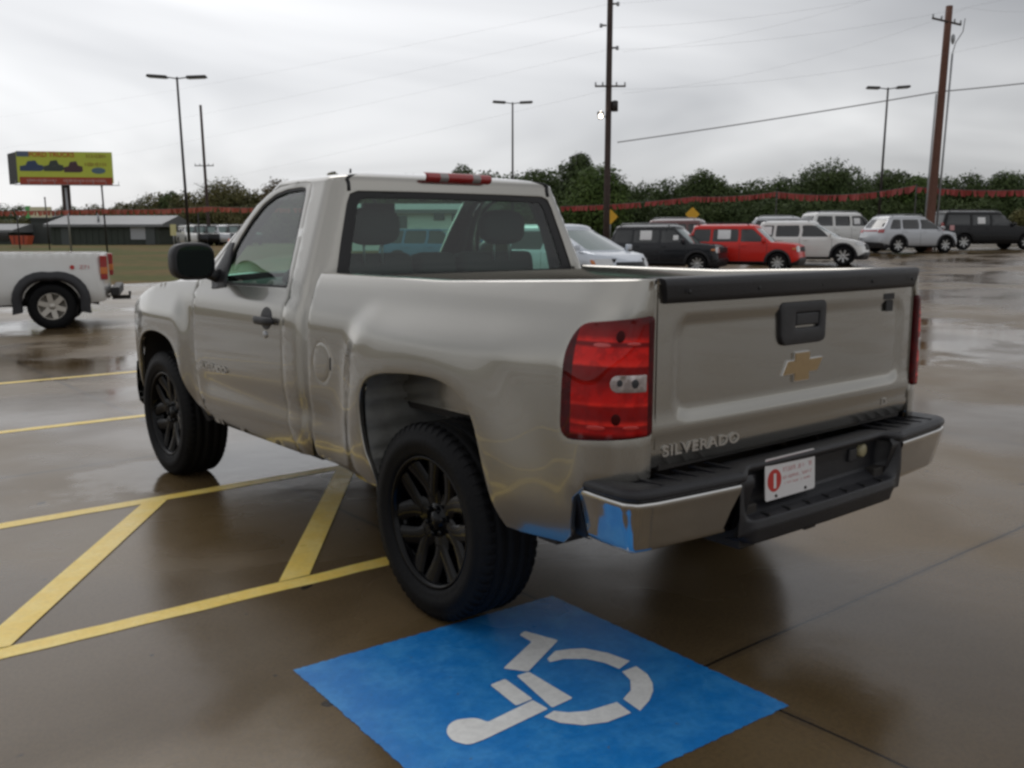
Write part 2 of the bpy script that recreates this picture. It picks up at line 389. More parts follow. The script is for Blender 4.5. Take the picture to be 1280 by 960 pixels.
# ------------------------------------------------------------------ terrain
def gz(x, y):
    d = np.array([x, y])-CP[:2]; D = float(d@FH[:2]); Lt = float(d@RH[:2])
    dist = math.hypot(D, Lt)
    if D <= 8: return 0.0
    ang = Lt/max(D, 1); w = sstep(-0.35, 0.12, ang)
    left = interp(dist, _GD, _GL); right = interp(dist, _GD, _GR)
    return left*(1-w)+right*w
_k = np.arange(0, 3200, .5)
def _smooth(ys):
    a = np.interp(_k, [8, 13, 25, 34, 37, 45, 50, 60, 90, 200, 3200], ys); b = a.copy(); c = np.convolve(a, np.ones(9)/9, 'same'); b[4:-4] = c[4:-4]; return b
_GD = _k; _GR = _smooth([0, .01, .07, .17, .25, .60, .70, .80, .88, 1.0, 1.0]); _GL = _smooth([0, .0, .05, .12, .14, .20, .24, .32, .50, .75, 1.0])
def at(px, D):
    """ground point seen in the photo's column px at depth D"""
    h = CP[:2]+FH[:2]*D+RH[:2]*((px-640)/FL*D*math.cos(PITCH)); return float(h[0]), float(h[1]), gz(float(h[0]), float(h[1]))
def hgt(py, D):     # world height of photo row py at horizontal depth D
    t = math.tan(PITCH); v = (480-py)/FL
    return CP[2]+D*(v*math.cos(PITCH)-math.sin(PITCH))/(math.cos(PITCH)+v*math.sin(PITCH))
def polar_sheet(name, m, dz, rs, a0, a1, na, keep=None):
    mb = MB(); V = []; F = []
    for r in rs:
        for k in range(na+1):
            a = YAW+a0+(a1-a0)*k/na; x = CP[0]+r*math.sin(a); y = CP[1]+r*math.cos(a); V.append((x, y, gz(x, y)+dz))
    for i in range(len(rs)-1):
        for k in range(na): F.append((i*(na+1)+k, i*(na+1)+k+1, (i+1)*(na+1)+k+1, (i+1)*(na+1)+k))
    mb.add(V, F); o = mb.build(name, m, merge=True)
    for p in o.data.polygons:
        pass
    return o

# ------------------------------------------------------------------ ground materials
def ramp(t, src, a, b, lo=0.0, hi=1.0):
    r = N(t, 'ShaderNodeMapRange', interpolation_type='SMOOTHSTEP', inp={'From Min': a, 'From Max': b, 'To Min': lo, 'To Max': hi}); L(t, src, r.inputs['Value']); return r.outputs[0]
def mixc(t, fac, A, B, mode='MIX'):
    m = N(t, 'ShaderNodeMix', data_type='RGBA', blend_type=mode)
    for k, v in (('A', A), ('B', B)):
        if isinstance(v, tuple): m.inputs[k].default_value = (*v, 1)
        else: L(t, v, m.inputs[k])
    if isinstance(fac, (int, float)): m.inputs['Factor'].default_value = fac
    else: L(t, fac, m.inputs['Factor'])
    return m.outputs['Result']
def math_(t, op, a, b=None, c=None):
    n = N(t, 'ShaderNodeMath', operation=op)
    for i, v in enumerate((a, b, c)):
        if v is None: continue
        if isinstance(v, (int, float)): n.inputs[i].default_value = v
        else: L(t, v, n.inputs[i])
    return n.outputs[0]
def wet_nodes(t, dirt=True):
    g = N(t, 'ShaderNodeNewGeometry'); P = g.outputs['Position']
    def nz(scale, det=4.0, rough=0.55, dist=0.0, st=None):
        src = P
        if st:
            mp = N(t, 'ShaderNodeMapping'); mp.inputs['Scale'].default_value = st; mp.inputs['Rotation'].default_value = (0, 0, R(20)); L(t, P, mp.inputs['Vector']); src = mp.outputs[0]
        n = N(t, 'ShaderNodeTexNoise', inp={'Scale': scale, 'Detail': det, 'Roughness': rough, 'Distortion': dist}); L(t, src, n.inputs['Vector']); return n.outputs['Fac']
    return P, nz
def concrete():
    m = bpy.data.materials.new('wet_brown_concrete'); m.use_nodes = True; t = m.node_tree; b = t.nodes['Principled BSDF']
    P, nz = wet_nodes(t)
    sp = N(t, 'ShaderNodeSeparateXYZ'); L(t, P, sp.inputs[0])
    wet0 = ramp(t, nz(0.33, 4, 0.5, 0.6), 0.44, 0.58)
    c = mixc(t, ramp(t, nz(0.45, 5, 0.6), 0.38, 0.64), (0.122, 0.079, 0.030), (0.175, 0.122, 0.062))
    c = mixc(t, ramp(t, nz(2.2, 6, 0.65, 0.4), 0.45, 0.72, 0, 0.5), c, (0.175, 0.118, 0.062))
    c = mixc(t, math_(t, 'MULTIPLY', wet0, 0.42), c, (0.045, 0.030, 0.018))
    c = mixc(t, ramp(t, nz(60.0, 3, 0.7), 0.35, 0.75, 0, 0.40), c, (0.045, 0.034, 0.024))
    c = mixc(t, ramp(t, nz(230.0, 2, 0.7), 0.55, 0.75, 0, 0.45), c, (0.26, 0.20, 0.14))
    # slab joints, every 4.75 m across and 4.6 m along, a little crooked
    wob = math_(t, 'MULTIPLY', nz(1.3, 3), 0.03)
    def joint(axis, off, per, wdt):
        a = math_(t, 'ADD', math_(t, 'SUBTRACT', sp.outputs[axis], off), wob)
        a = math_(t, 'ABSOLUTE', math_(t, 'SUBTRACT', math_(t, 'MODULO', math_(t, 'ADD', a, per*200.5), per), per/2))
        return math_(t, 'LESS_THAN', a, wdt)
    j = math_(t, 'MAXIMUM', joint(0, -0.485, 4.75, 0.0065), joint(1, -0.985, 4.6, 0.0075))
    halo = math_(t, 'MAXIMUM', joint(0, -0.485, 4.75, 0.03), joint(1, -0.985, 4.6, 0.03))
    c = mixc(t, math_(t, 'MULTIPLY', halo, ramp(t, nz(5.0), 0.4, 0.6, 0.1, 0.35)), c, (0.05, 0.038, 0.028))
    c = mixc(t, math_(t, 'MULTIPLY', j, 0.9), c, (0.016, 0.012, 0.010))
    # oil spots and grit
    spot = ramp(t, nz(7.0, 1, 0.3), 0.78, 0.80)
    c = mixc(t, spot, c, (0.03, 0.024, 0.02))
    L(t, c, b.inputs['Base Color'])
    wet = ramp(t, nz(0.33, 4, 0.5, 0.6), 0.44, 0.58)
    wob2 = nz(1.6, 4, 0.6)
    for px_, py_, ra, rb_ in ((0.25, 3.0, 1.9, 0.75), (9.5, 4.5, 4.0, 2.2), (-1.2, 8.9, 2.6, 1.2)):
        ex = math_(t, 'DIVIDE', math_(t, 'SUBTRACT', sp.outputs[0], px_), ra); ey = math_(t, 'DIVIDE', math_(t, 'SUBTRACT', sp.outputs[1], py_), rb_)
        rr_ = math_(t, 'ADD', math_(t, 'SQRT', math_(t, 'ADD', math_(t, 'MULTIPLY', ex, ex), math_(t, 'MULTIPLY', ey, ey))), math_(t, 'MULTIPLY', math_(t, 'SUBTRACT', wob2, 0.5), 1.6))
        pm = ramp(t, rr_, 0.8, 1.05, 1.0, 0.0); wet = math_(t, 'MAXIMUM', wet, math_(t, 'MULTIPLY', pm, 1.4))
    film = ramp(t, nz(0.8, 3, 0.5), 0.35, 0.65, 0.26, 0.40)
    rg = math_(t, 'MAXIMUM', math_(t, 'SUBTRACT', film, math_(t, 'MULTIPLY', wet, 0.17)), 0.04)
    L(t, rg, b.inputs['Roughness']); b.inputs['IOR'].default_value = 1.45
    bp = N(t, 'ShaderNodeBump', inp={'Strength': 0.16, 'Distance': 0.012}); h = math_(t, 'ADD', math_(t, 'MULTIPLY', nz(130.0, 4, 0.7), 0.10), nz(4.0, 3)); L(t, h, bp.inputs['Height']); L(t, bp.outputs[0], b.inputs['Normal'])
    return m
def paint_mark(name, c1, c2, wear=0.70, rough=0.32):
    m = bpy.data.materials.new(name); m.use_nodes = True; t = m.node_tree; b = t.nodes['Principled BSDF']
    P, nz = wet_nodes(t)
    c = mixc(t, ramp(t, nz(7.0, 6, 0.7), 0.40, 0.66), c1, c2)
    c = mixc(t, ramp(t, nz(38.0, 4, 0.7), 0.35, 0.70, 0, 0.28), c, tuple(k*0.6 for k in c1))
    c = mixc(t, ramp(t, nz(16.0, 6, 0.8), wear-0.02, wear+0.04), c, (0.13, 0.10, 0.07))
    L(t, c, b.inputs['Base Color']); b.inputs['IOR'].default_value = 1.38
    L(t, ramp(t, nz(1.5, 3), 0.35, 0.65, rough-0.08, rough+0.12), b.inputs['Roughness'])
    bp = N(t, 'ShaderNodeBump', inp={'Strength': 0.16, 'Distance': 0.008}); L(t, nz(150.0, 4, 0.7), bp.inputs['Height']); L(t, bp.outputs[0], b.inputs['Normal'])
    return m
def grass_mat():
    m = bpy.data.materials.new('autumn_grass'); m.use_nodes = True; t = m.node_tree; b = t.nodes['Principled BSDF']
    P, nz = wet_nodes(t)
    c = mixc(t, ramp(t, nz(0.10, 5, 0.6, 0.5), 0.40, 0.60), (0.105, 0.108, 0.032), (0.175, 0.108, 0.045))
    c = mixc(t, ramp(t, nz(1.8, 6, 0.7), 0.4, 0.7, 0, 0.6), c, (0.055, 0.062, 0.022))
    L(t, c, b.inputs['Base Color']); b.inputs['Roughness'].default_value = 0.9; b.inputs['Specular IOR Level'].default_value = 0.1
    return m
M['concrete'] = concrete(); M['grass'] = grass_mat()
M['yellow'] = paint_mark('yellow_line_paint', (0.92, 0.66, 0.14), (0.95, 0.74, 0.23))
M['blue'] = paint_mark('blue_pad_paint', (0.012, 0.200, 0.58), (0.045, 0.28, 0.66), 0.66)
M['markwhite'] = paint_mark('white_symbol_paint', (0.82, 0.82, 0.80), (0.90, 0.90, 0.88), 0.70)

# ------------------------------------------------------------------ ground
rs = [0.01, 2, 4, 6, 8, 10, 12, 14, 16, 18, 20, 23, 26, 30, 34, 38, 42, 46, 50, 55, 60, 70, 85, 100, 130, 160, 200, 300, 500, 900, 1600, 3000]
g = polar_sheet('ground', 'grass', -0.02, rs, -math.pi, math.pi, 180); tag(g, kind='structure')
def lot_r(a):   # reach of the concrete at an angle right of the view
    return interp(math.degrees(a), [-180, -80, -40, -27, -20, -8, 3, 12, 30, 60, 90, 180], [60, 34, 27, 29.5, 31, 42, 62, 74, 88, 80, 60, 60])
mb = MB(); V = []; F = []; NA = 240; fr = [0.0005, .05, .1, .15, .2, .25, .3, .36, .42, .48, .54, .6, .66, .72, .78, .84, .9, .95, 1.0]
for f_ in fr:
    for k in range(NA):
        a = -math.pi+2*math.pi*k/NA; r = lot_r(a)*f_; x = CP[0]+r*math.sin(YAW+a); y = CP[1]+r*math.cos(YAW+a); V.append((x, y, gz(x, y)))
for i in range(len(fr)-1):
    for k in range(NA): F.append((i*NA+k, i*NA+(k+1) % NA, (i+1)*NA+(k+1) % NA, (i+1)*NA+k))
mb.add(V, F); tag(mb.build('parking_lot', 'concrete'), kind='structure')
def flat(name, polys, z, m, label=None):
    mb = MB()
    for P in polys:
        n = len(P); c = np.mean(P, 0)
        mb.add([(x, y, z) for x, y in P], [tuple(range(n))], False)
    o = mb.build(name, m); return tag(o, kind='structure')
def strip(a, b, w, c0=None, c1=None, ndiv=14, rag=0.004):
    """painted strip from a to b, width w, with slightly ragged edges"""
    a = np.array(a); b = np.array(b); d = b-a; Ln = np.linalg.norm(d); d = d/Ln; n = np.array([-d[1], d[0]]); k = max(2, int(Ln/0.12))
    rnd = random.Random(int(1000*Ln)); A = []; B = []
    for i in range(k+1):
        p = a+d*Ln*i/k; A.append(tuple(p+n*(w/2+rnd.uniform(-rag, rag)))); B.append(tuple(p-n*(w/2+rnd.uniform(-rag, rag))))
    return A+B[::-1]
YW = 0.105
# two bay lines run under the truck, two cross hatches join them, two more bays lie beyond
lines = [((-6.5, 0.83), (2.6, 0.60)), ((-6.5, 2.48), (2.6, 2.46))]
flat('yellow_bay_line', [strip(*lines[0], YW)], 0.002, 'yellow'); flat('yellow_bay_line', [strip(*lines[1], YW)], 0.002, 'yellow')
def quad(name, P, z, m): return flat(name, [P], z, m)
for P in ([(-1.33, 2.43), (-1.18, 2.43), (-2.36, 0.775), (-2.50, 0.80)], [(-0.065, 2.43), (0.085, 2.43), (-1.125, 0.745), (-1.275, 0.75)], [(-2.60, 2.43), (-2.45, 2.43), (-3.65, 0.79), (-3.80, 0.80)], [(1.20, 2.42), (1.35, 2.42), (0.14, 0.68), (-0.01, 0.68)]):
    quad('yellow_hatch_line', P, 0.0045, 'yellow')
for yy in (5.18, 7.95, 10.7):
    flat('yellow_bay_line', [strip((-6.5, yy+0.03), (1.4, yy-0.02), YW)], 0.002, 'yellow')
# blue pad with the white wheelchair symbol
pad = []
rnd = random.Random(3)
Cn = [(-1.612, -0.085), (-0.424, -0.144), (-0.452, -1.364), (-1.66, -1.31)]
for i in range(4):
    a = np.array(Cn[i]); b = np.array(Cn[(i+1) % 4])
    for j in range(90):
        p = a+(b-a)*j/90; pad.append((p[0]+rnd.uniform(-.003, .003), p[1]+rnd.uniform(-.003, .003)))
flat('blue_parking_pad', [pad], 0.002, 'blue')
sym = [
 roundpoly([(-0.796, -0.372), (-0.755, -0.357), (-0.709, -0.504), (-0.97, -0.633), (-1.023, -0.557), (-0.797, -0.450)], .010, 2),
 roundpoly([(-1.021, -0.631), (-0.968, -0.635), (-0.977, -0.877), (-1.075, -0.881)], .008, 2),
 roundpoly([(-1.136, -0.626), (-1.068, -0.624), (-1.086, -0.796), (-1.159, -0.796)], .008, 2),
 roundpoly([(-1.438, -0.791), (-1.405, -0.755), (-1.366, -0.744), (-1.309, -0.775), (-1.296, -0.821), (-1.091, -0.802), (-1.09, -0.879), (-1.37, -0.898), (-1.428, -0.893), (-1.451, -0.841)], [.02, .02, .02, .02, .01, .006, .006, .02, .02, .02], 3),
 [(-0.849, -0.599), (-0.782, -0.567), (-0.725, -0.590), (-0.681, -0.618), (-0.64, -0.704), (-0.625, -0.803), (-0.702, -0.823), (-0.708, -0.755), (-0.738, -0.689), (-0.801, -0.638), (-0.859, -0.625)],
 [(-0.709, -0.845), (-0.638, -0.846), (-0.653, -0.915), (-0.688, -0.972), (-0.73, -1.013), (-0.792, -1.052), (-0.865, -1.079), (-0.85, -0.988), (-0.785, -0.961), (-0.733, -0.909)],
 [(-1.135, -0.91), (-1.084, -0.901), (-1.055, -0.938), (-0.997, -0.972), (-0.882, -0.99), (-0.897, -1.07), (-0.997, -1.064), (-1.071, -1.03), (-1.12, -0.971)]]
flat('white_wheelchair_symbol', sym, 0.0045, 'markwhite')

# ------------------------------------------------------------------ the pewter pickup: surfaces (rear axle at y = 0, forward +y, left side -x)
truck = empty('pickup_truck', (0, 0, 0), 0, 'wet pewter regular cab pickup truck with black wheels parked across the blue wheelchair bay', 'pickup truck')
RC = 0.245; RI = 0.170; YR0 = -0.80     # rear corner: where it starts, how far it reaches in
_tab = [(math.sin(a)**(2/2.3), 1-max(0, math.cos(a))**(2/2.3)) for a in np.linspace(0, math.pi/2, 40)]
_tl = [0.0]
for i in range(1, 40): _tl.append(_tl[-1]+math.hypot((_tab[i][0]-_tab[i-1][0])*RC, (_tab[i][1]-_tab[i-1][1])*RI))
SEND = YR0-_tl[-1]
def corner(s):
    if s >= YR0: return s, 0.0
    l = min(YR0-s, _tl[-1]); f = interp(l, _tl, [k[0] for k in _tab]); g_ = interp(l, _tl, [k[1] for k in _tab])
    extra = (YR0-s)-l
    return YR0-RC*f, RI*g_+extra
BZ = [.40, .46, .53, .62, .75, .9, 1.05, 1.14, 1.20, 1.25, 1.29, 1.33, 1.355, 1.37]
BX = [.885, .925, .951, .966, .972, .973, .970, .965, .955, .939, .924, .911, .900, .876]
_bz = np.linspace(.38, 1.45, 200); _bx = np.interp(_bz, BZ, BX)
for _ in range(3): _bx[3:-3] = np.convolve(_bx, np.ones(7)/7, 'same')[3:-3]
def base_x(z): return interp(z, _bz, _bx)
def sdf_box(y, z, y0, y1, z0, z1, r):
    qy = abs(y-(y0+y1)/2)-(y1-y0)/2+r; qz = abs(z-(z0+z1)/2)-(z1-z0)/2+r
    return math.hypot(max(qy, 0), max(qz, 0))+min(max(qy, qz), 0)-r
def side_x(y, z, bed=True):
    zz = z-0.012*max(0, -y) if bed else z        # the bed line rises a touch towards the tail
    x = base_x(min(zz, 1.40))
    if z < 1.36:
        d = sdf_box(y, z, -1.05, 0.68, 0.1, 1.28, 0.32)
        wd = 0.085 if z > 1.12 else 0.05
        x += 0.028*(1-sstep(-0.16, 0.01, d))*(0.35+0.65*sstep(0.80, 0.45, abs(y)))
        rr = math.hypot(y-0.0, z-0.42); x += 0.014*(1-sstep(0.60, 0.86, rr))
    d = sdf_box(y, z, 2.47, 3.80, 0.1, 1.20, 0.28); x += 0.032*(1-sstep(-0.17, 0.01, d))
    if y > 3.1: x -= 0.16*((y-3.1)/0.75)**2.6
    x -= 0.012*math.exp(-((z-0.70)/0.07)**2)*sstep(0.6, 0.9, y)*(1-sstep(2.25, 2.45, y))   # light body line low on the doors
    return x
def FS(s, z):
    y, ins = corner(s); sx_ = side_x(y, z); return (-(sx_-min(ins, RI)/RI*(sx_-.803)), y, z)
def rail_z(y): return 1.366-0.012*min(0, y)*3.2 if y < 0 else 1.366
rear_arch = [(.37, .45), (.388, .56), (.418, .63), (.444, .74), (.447, .85), (.405, .935), (.306, .978), (.157, 1.0), (-.017, 1.012), (-.153, 1.008), (-.271, .975), (-.355, .905), (-.40, .81), (-.435, .70), (-.478, .59), (-.53, .522)]
rear_arch = catmull(rear_arch, 4)
front_arch = catmull([(2.36, .45), (2.43, .495), (2.535, .59), (2.615, .70), (2.685, .83), (2.79, .91), (2.99, .945), (3.19, .935), (3.34, .88), (3.42, .78), (3.465, .62), (3.49, .46)], 4)
# bed side
for mir in (False, True):
    mb = MB()
    top = [(s, rail_z(corner(s)[0])-0.002) for s in np.linspace(SEND+0.002, 0.985, 30)]
    rh = [(.985, 1.30), (.985, .515)]
    out = [(SEND+0.002, .86), (SEND+0.002, .775), (-0.93, .765), (-.86, .70), (-.835, .56), (-.80, .528)]
    outer = top+[(.985, .497)]+rear_arch[1:]+[(-.60, .52)]+out[::-1]
    # lamp hole
    lamp = roundpoly([(SEND+0.001, .918), (-.815, .895), (-.822, 1.19), (-.86, 1.265), (SEND+0.001, 1.292)], [0.0, .05, .06, .07, 0.0], 5)
    # cut the lamp's notch out of the rear edge
    a0 = (SEND+0.002, .918); a1 = (SEND+0.002, 1.292)
    notch = [p for p in lamp[1:-1]] if False else lamp
    outer2 = [p for p in top]+[(.985, .497)]+rear_arch[1:]+[(-.60, .52)]+[(-.80, .528), (-.835, .56), (-.86, .70), (-0.93, .765), (SEND+0.002, .775), (SEND+0.002, .915)]+[p for p in lamp[1:-1]]+[(SEND+0.002, 1.295)]
    fuel = [(0.852+0.083*math.cos(t), 0.965+0.092*math.sin(t)) for t in np.linspace(0, 2*math.pi, 28, endpoint=False)]
    panel(mb, FS, outer2, [fuel] if not mir else [], 0.03, 0.022, 0.004, mirror=mir)
    # rolled rail top and the inner wall of the bed
    mx = 1 if mir else -1
    def rail(u, v):
        s = 0.985+(SEND+0.002-0.985)*u; y, ins = corner(s); z = rail_z(y)-0.002; x0 = side_x(y, z); x0 -= min(ins, RI)/RI*(x0-.803)
        yy = max(y, -1.035) if v > 0.3 else y
        prof = [(x0, z), (x0-.006, z+.005), (x0-.016, z+.007), (min(x0-.02, .80), z+.007), (min(x0-.02, .79), z-.005), (.785, z-.06), (.785, .86)]
        k = v*6; i = min(5, int(k)); f = k-i; x = prof[i][0]*(1-f)+prof[i+1][0]*f; z_ = prof[i][1]*(1-f)+prof[i+1][1]*f
        return (mx*x, y, z_)
    mb.grid(rail, 40, 6)
    o = mb.build('bed_side', 'paint', truck)
    if not mir:
        fm = MB(); panel(fm, FS, [(0.852+0.079*math.cos(t), 0.965+0.088*math.sin(t)) for t in np.linspace(0, 2*math.pi, 28, endpoint=False)], [], 0.03, 0.012, 0.006, lift=0.001)
        fd = fm.build('fuel_door', 'paint', truck)
        # dark finger notch at its rear edge
        mb = MB(); mb.add([(-(side_x(0.768, z)+0.0045-0.004*abs(math.cos(k))), 0.768-0.006+0.010*k, z) for z in (0.935, 0.965, 0.995) for k in (0, 1)], [(0, 1, 3, 2), (2, 3, 5, 4)]); mb.build('finger_notch', 'seal', fd)
    # tail lamp
    lamp_in = roundpoly([(SEND+0.010, .921), (-.818, .898), (-.825, 1.188), (-.862, 1.262), (SEND+0.010, 1.289)], [.012, .05, .06, .07, .012], 5)
    lm = MB(); panel(lm, FS, lamp_in, [], 0.018, 0.03, 0.008, lift=0.010, mirror=mir)
    m = bpy.data.materials.get('tail_lamp_lens') or None
    if m is None:
        m = bpy.data.materials.new('tail_lamp_lens'); m.use_nodes = True; t = m.node_tree; b = t.nodes['Principled BSDF']
        g = N(t, 'ShaderNodeTexCoord'); sp = N(t, 'ShaderNodeSeparateXYZ'); L(t, g.outputs['Object'], sp.inputs[0])
        zc = N(t, 'ShaderNodeValToRGB'); zr = N(t, 'ShaderNodeMapRange', inp={'From Min': .89, 'From Max': 1.30}); L(t, sp.outputs[2], zr.inputs['Value']); L(t, zr.outputs[0], zc.inputs[0])
        e = zc.color_ramp; e.elements[0].position = 0; e.elements[0].color = (.055, .003, .004, 1); e.elements[1].position = 1; e.elements[1].color = (.065, .004, .006, 1)  # bright and dark red bands paint in the chambers' shading
        for p_, c_ in ((.055, (.07, .003, .004, 1)), (.09, (.48, .010, .010, 1)), (.14, (.26, .006, .006, 1)), (.155, (.85, .03, .02, 1)), (.19, (.30, .007, .007, 1)), (.21, (.26, .005, .006, 1)), (.29, (.30, .006, .006, 1)), (.31, (.92, .03, .02, 1)), (.335, (.66, .012, .010, 1)), (.39, (.55, .010, .009, 1)), (.47, (.36, .007, .007, 1)), (.50, (.20, .004, .004, 1)), (.60, (.26, .005, .006, 1)), (.615, (.95, .035, .025, 1)), (.66, (.80, .016, .012, 1)), (.745, (.75, .015, .012, 1)), (.765, (.20, .004, .005, 1)), (.785, (.20, .004, .005, 1)), (.80, (.85, .02, .014, 1)), (.84, (.30, .006, .006, 1)), (.93, (.14, .005, .005, 1)), (.96, (.08, .004, .005, 1))):
            k = e.elements.new(p_); k.color = c_
        # dark moulded frame round the chambers
        yy = math_(t, 'ADD', math_(t, 'MULTIPLY', sp.outputs[1], 1.0), 0.0)
        ax = math_(t, 'ABSOLUTE', sp.outputs[0])
        edge = math_(t, 'GREATER_THAN', sp.outputs[1], -0.862)
        edge2 = math_(t, 'LESS_THAN', ax, 0.832)
        fr_ = math_(t, 'MAXIMUM', edge, edge2)
        nzv = N(t, 'ShaderNodeTexNoise', inp={'Scale': 30.0, 'Detail': 3.0}); L(t, g.outputs['Object'], nzv.inputs['Vector'])
        c = mixc(t, fr_, zc.outputs[0], (.060, .004, .006))
        c = mixc(t, ramp(t, nzv.outputs['Fac'], .45, .65, 0, .35), c, (.16, .004, .005))
        L(t, c, b.inputs['Base Color']); b.inputs['Roughness'].default_value = 0.3; b.inputs['Coat Weight'].default_value = 0.55; b.inputs['Coat Roughness'].default_value = 0.02
        b.inputs['Specular IOR Level'].default_value = 0.0
        M['tail'] = m
    lo = lm.build('tail_light', 'tail', truck)
    # clear reversing window with chrome bowl; bulb recesses and glints are flat painted patches
    rv = MB(); panel(rv, FS, roundpoly([(SEND+0.036, 1.060), (-1.0, 1.060), (-.988, 1.085), (-1.0, 1.110), (SEND+0.036, 1.112)], [.004, .02, .03, .02, .004], 4), [], 0.015, 0.004, 0.002, lift=0.0118, mirror=mir)
    rvo = rv.build('reversing_lens', 'revlens', lo)
    for (s_, z_, r_, mt_, nm) in ((-1.018, 1.088, .0075, 'dark_print', 'bulb_recess'), (-1.064, 1.086, .010, 'dark_print', 'bulb_recess'), (-1.01, 1.232, .013, 'bulbred', 'bulb_recess'), (-1.01, .972, .013, 'bulbred', 'bulb_recess'), (-1.055, 1.222, .009, 'brightred', 'bulb_glint'), (-1.055, .958, .010, 'brightred', 'bulb_glint'), (-.955, 1.215, .012, 'brightred', 'bulb_glint'), (-.95, .955, .012, 'brightred', 'bulb_glint')):
        if mt_ == 'bulbred' and 'bulbred' not in M: M['bulbred'] = mat('dark_red_recess', (.05, .002, .002), .4, 0, 0.1, .03, .1)
        if mt_ == 'brightred' and 'brightred' not in M: M['brightred'] = mat('bright_red_glint', (.55, .018, .014), .15, 0, 1.0, .03)
        q = MB(); panel(q, FS, [(s_+r_*(2.4 if 'glint' in nm else 1.0)*math.cos(a), z_+r_*(.55 if 'glint' in nm else 1.35)*math.sin(a)-(.012 if 'glint' in nm else 0)) for a in np.linspace(0, 2*math.pi, 18, endpoint=False)], [], 0.01, 0.002, 0.001, lift=0.0135 if z_ in (1.088, 1.086) else 0.0112, mirror=mir); q.build(nm, mt_, lo)

# ---- cab plan
def lin(*p):
    xs = [a for a, b in p]; ys = [b for a, b in p]
    return lambda z: float(np.interp(z, xs, ys))
_cw = lin((1.285, .926), (1.33, .911), (1.38, .892), (1.5, .845), (1.65, .787), (1.77, .741), (1.81, .725))
def cabw(z):
    k = sstep(1.21, 1.29, z)
    return (1-k)*side_x(1.15, min(z, 1.3), False)+k*_cw(z)
cabP = Plan(w=cabw,
            yb=lin((.4, 1.005), (1.20, 1.03), (1.38, 1.035), (1.81, 1.115)), yf=lin((1.20, 2.80), (1.28, 2.68), (1.394, 2.49), (1.584, 2.265), (1.714, 2.09), (1.81, 1.93)),
            rb=.085, rf=.06, bowb=.02, bowf=.13, zref=1.5, n=2.2)
FC = cabP
def lowF(y, z): return (-side_x(y, z, False), y, z)
def doorF(y, z):
    k = sstep(1.21, 1.29, z)
    return (-((1-k)*side_x(y, min(z, 1.3), False)+k*_cw(z)), y, z)
win = [(1.279, 1.283), (1.60, 1.277), (1.99, 1.272), (2.085, 1.29), (2.115, 1.33), (2.085, 1.45), (2.03, 1.545), (1.955, 1.64), (1.865, 1.715), (1.745, 1.765), (1.62, 1.786), (1.47, 1.792), (1.405, 1.785), (1.385, 1.74), (1.335, 1.53), (1.288, 1.33)]
win = roundpoly(win, .02, 3)
dframe = [(1.255, 1.242), (2.446, 1.2415), (2.42, 1.285), (2.295, 1.335), (2.225, 1.41), (2.08, 1.57), (1.945, 1.705), (1.83, 1.768), (1.72, 1.797), (1.55, 1.812), (1.42, 1.813), (1.355, 1.795), (1.338, 1.74), (1.292, 1.53), (1.256, 1.33)]
def toS(P): return [cabP.side(y, z) for y, z in P]
def grow(P, d):
    P = np.array(P); T = np.roll(P, -1, 0)-np.roll(P, 1, 0); n = np.stack([T[:, 1], -T[:, 0]], 1); n /= np.linalg.norm(n, axis=1)[:, None]+1e-9
    return [tuple(p) for p in P+n*d*(1 if area(P) > 0 else -1)]
ZT = 1.812
RWO = [(.60, 1.30), (.765, 1.302), (.782, 1.33), (.735, 1.50), (.672, 1.70), (.648, 1.748), (.60, 1.764), (.3, 1.766)]
rw_out_ = roundpoly([(-.71, 1.335), (.71, 1.335), (.615, 1.752), (.45, 1.765), (-.45, 1.765), (-.615, 1.752)], [.05, .05, .05, .2, .2, .05], 5)
ws = [(-.80, 1.27), (.80, 1.27), (.655, 1.795), (.4, 1.80), (-.4, 1.80), (-.655, 1.795)]
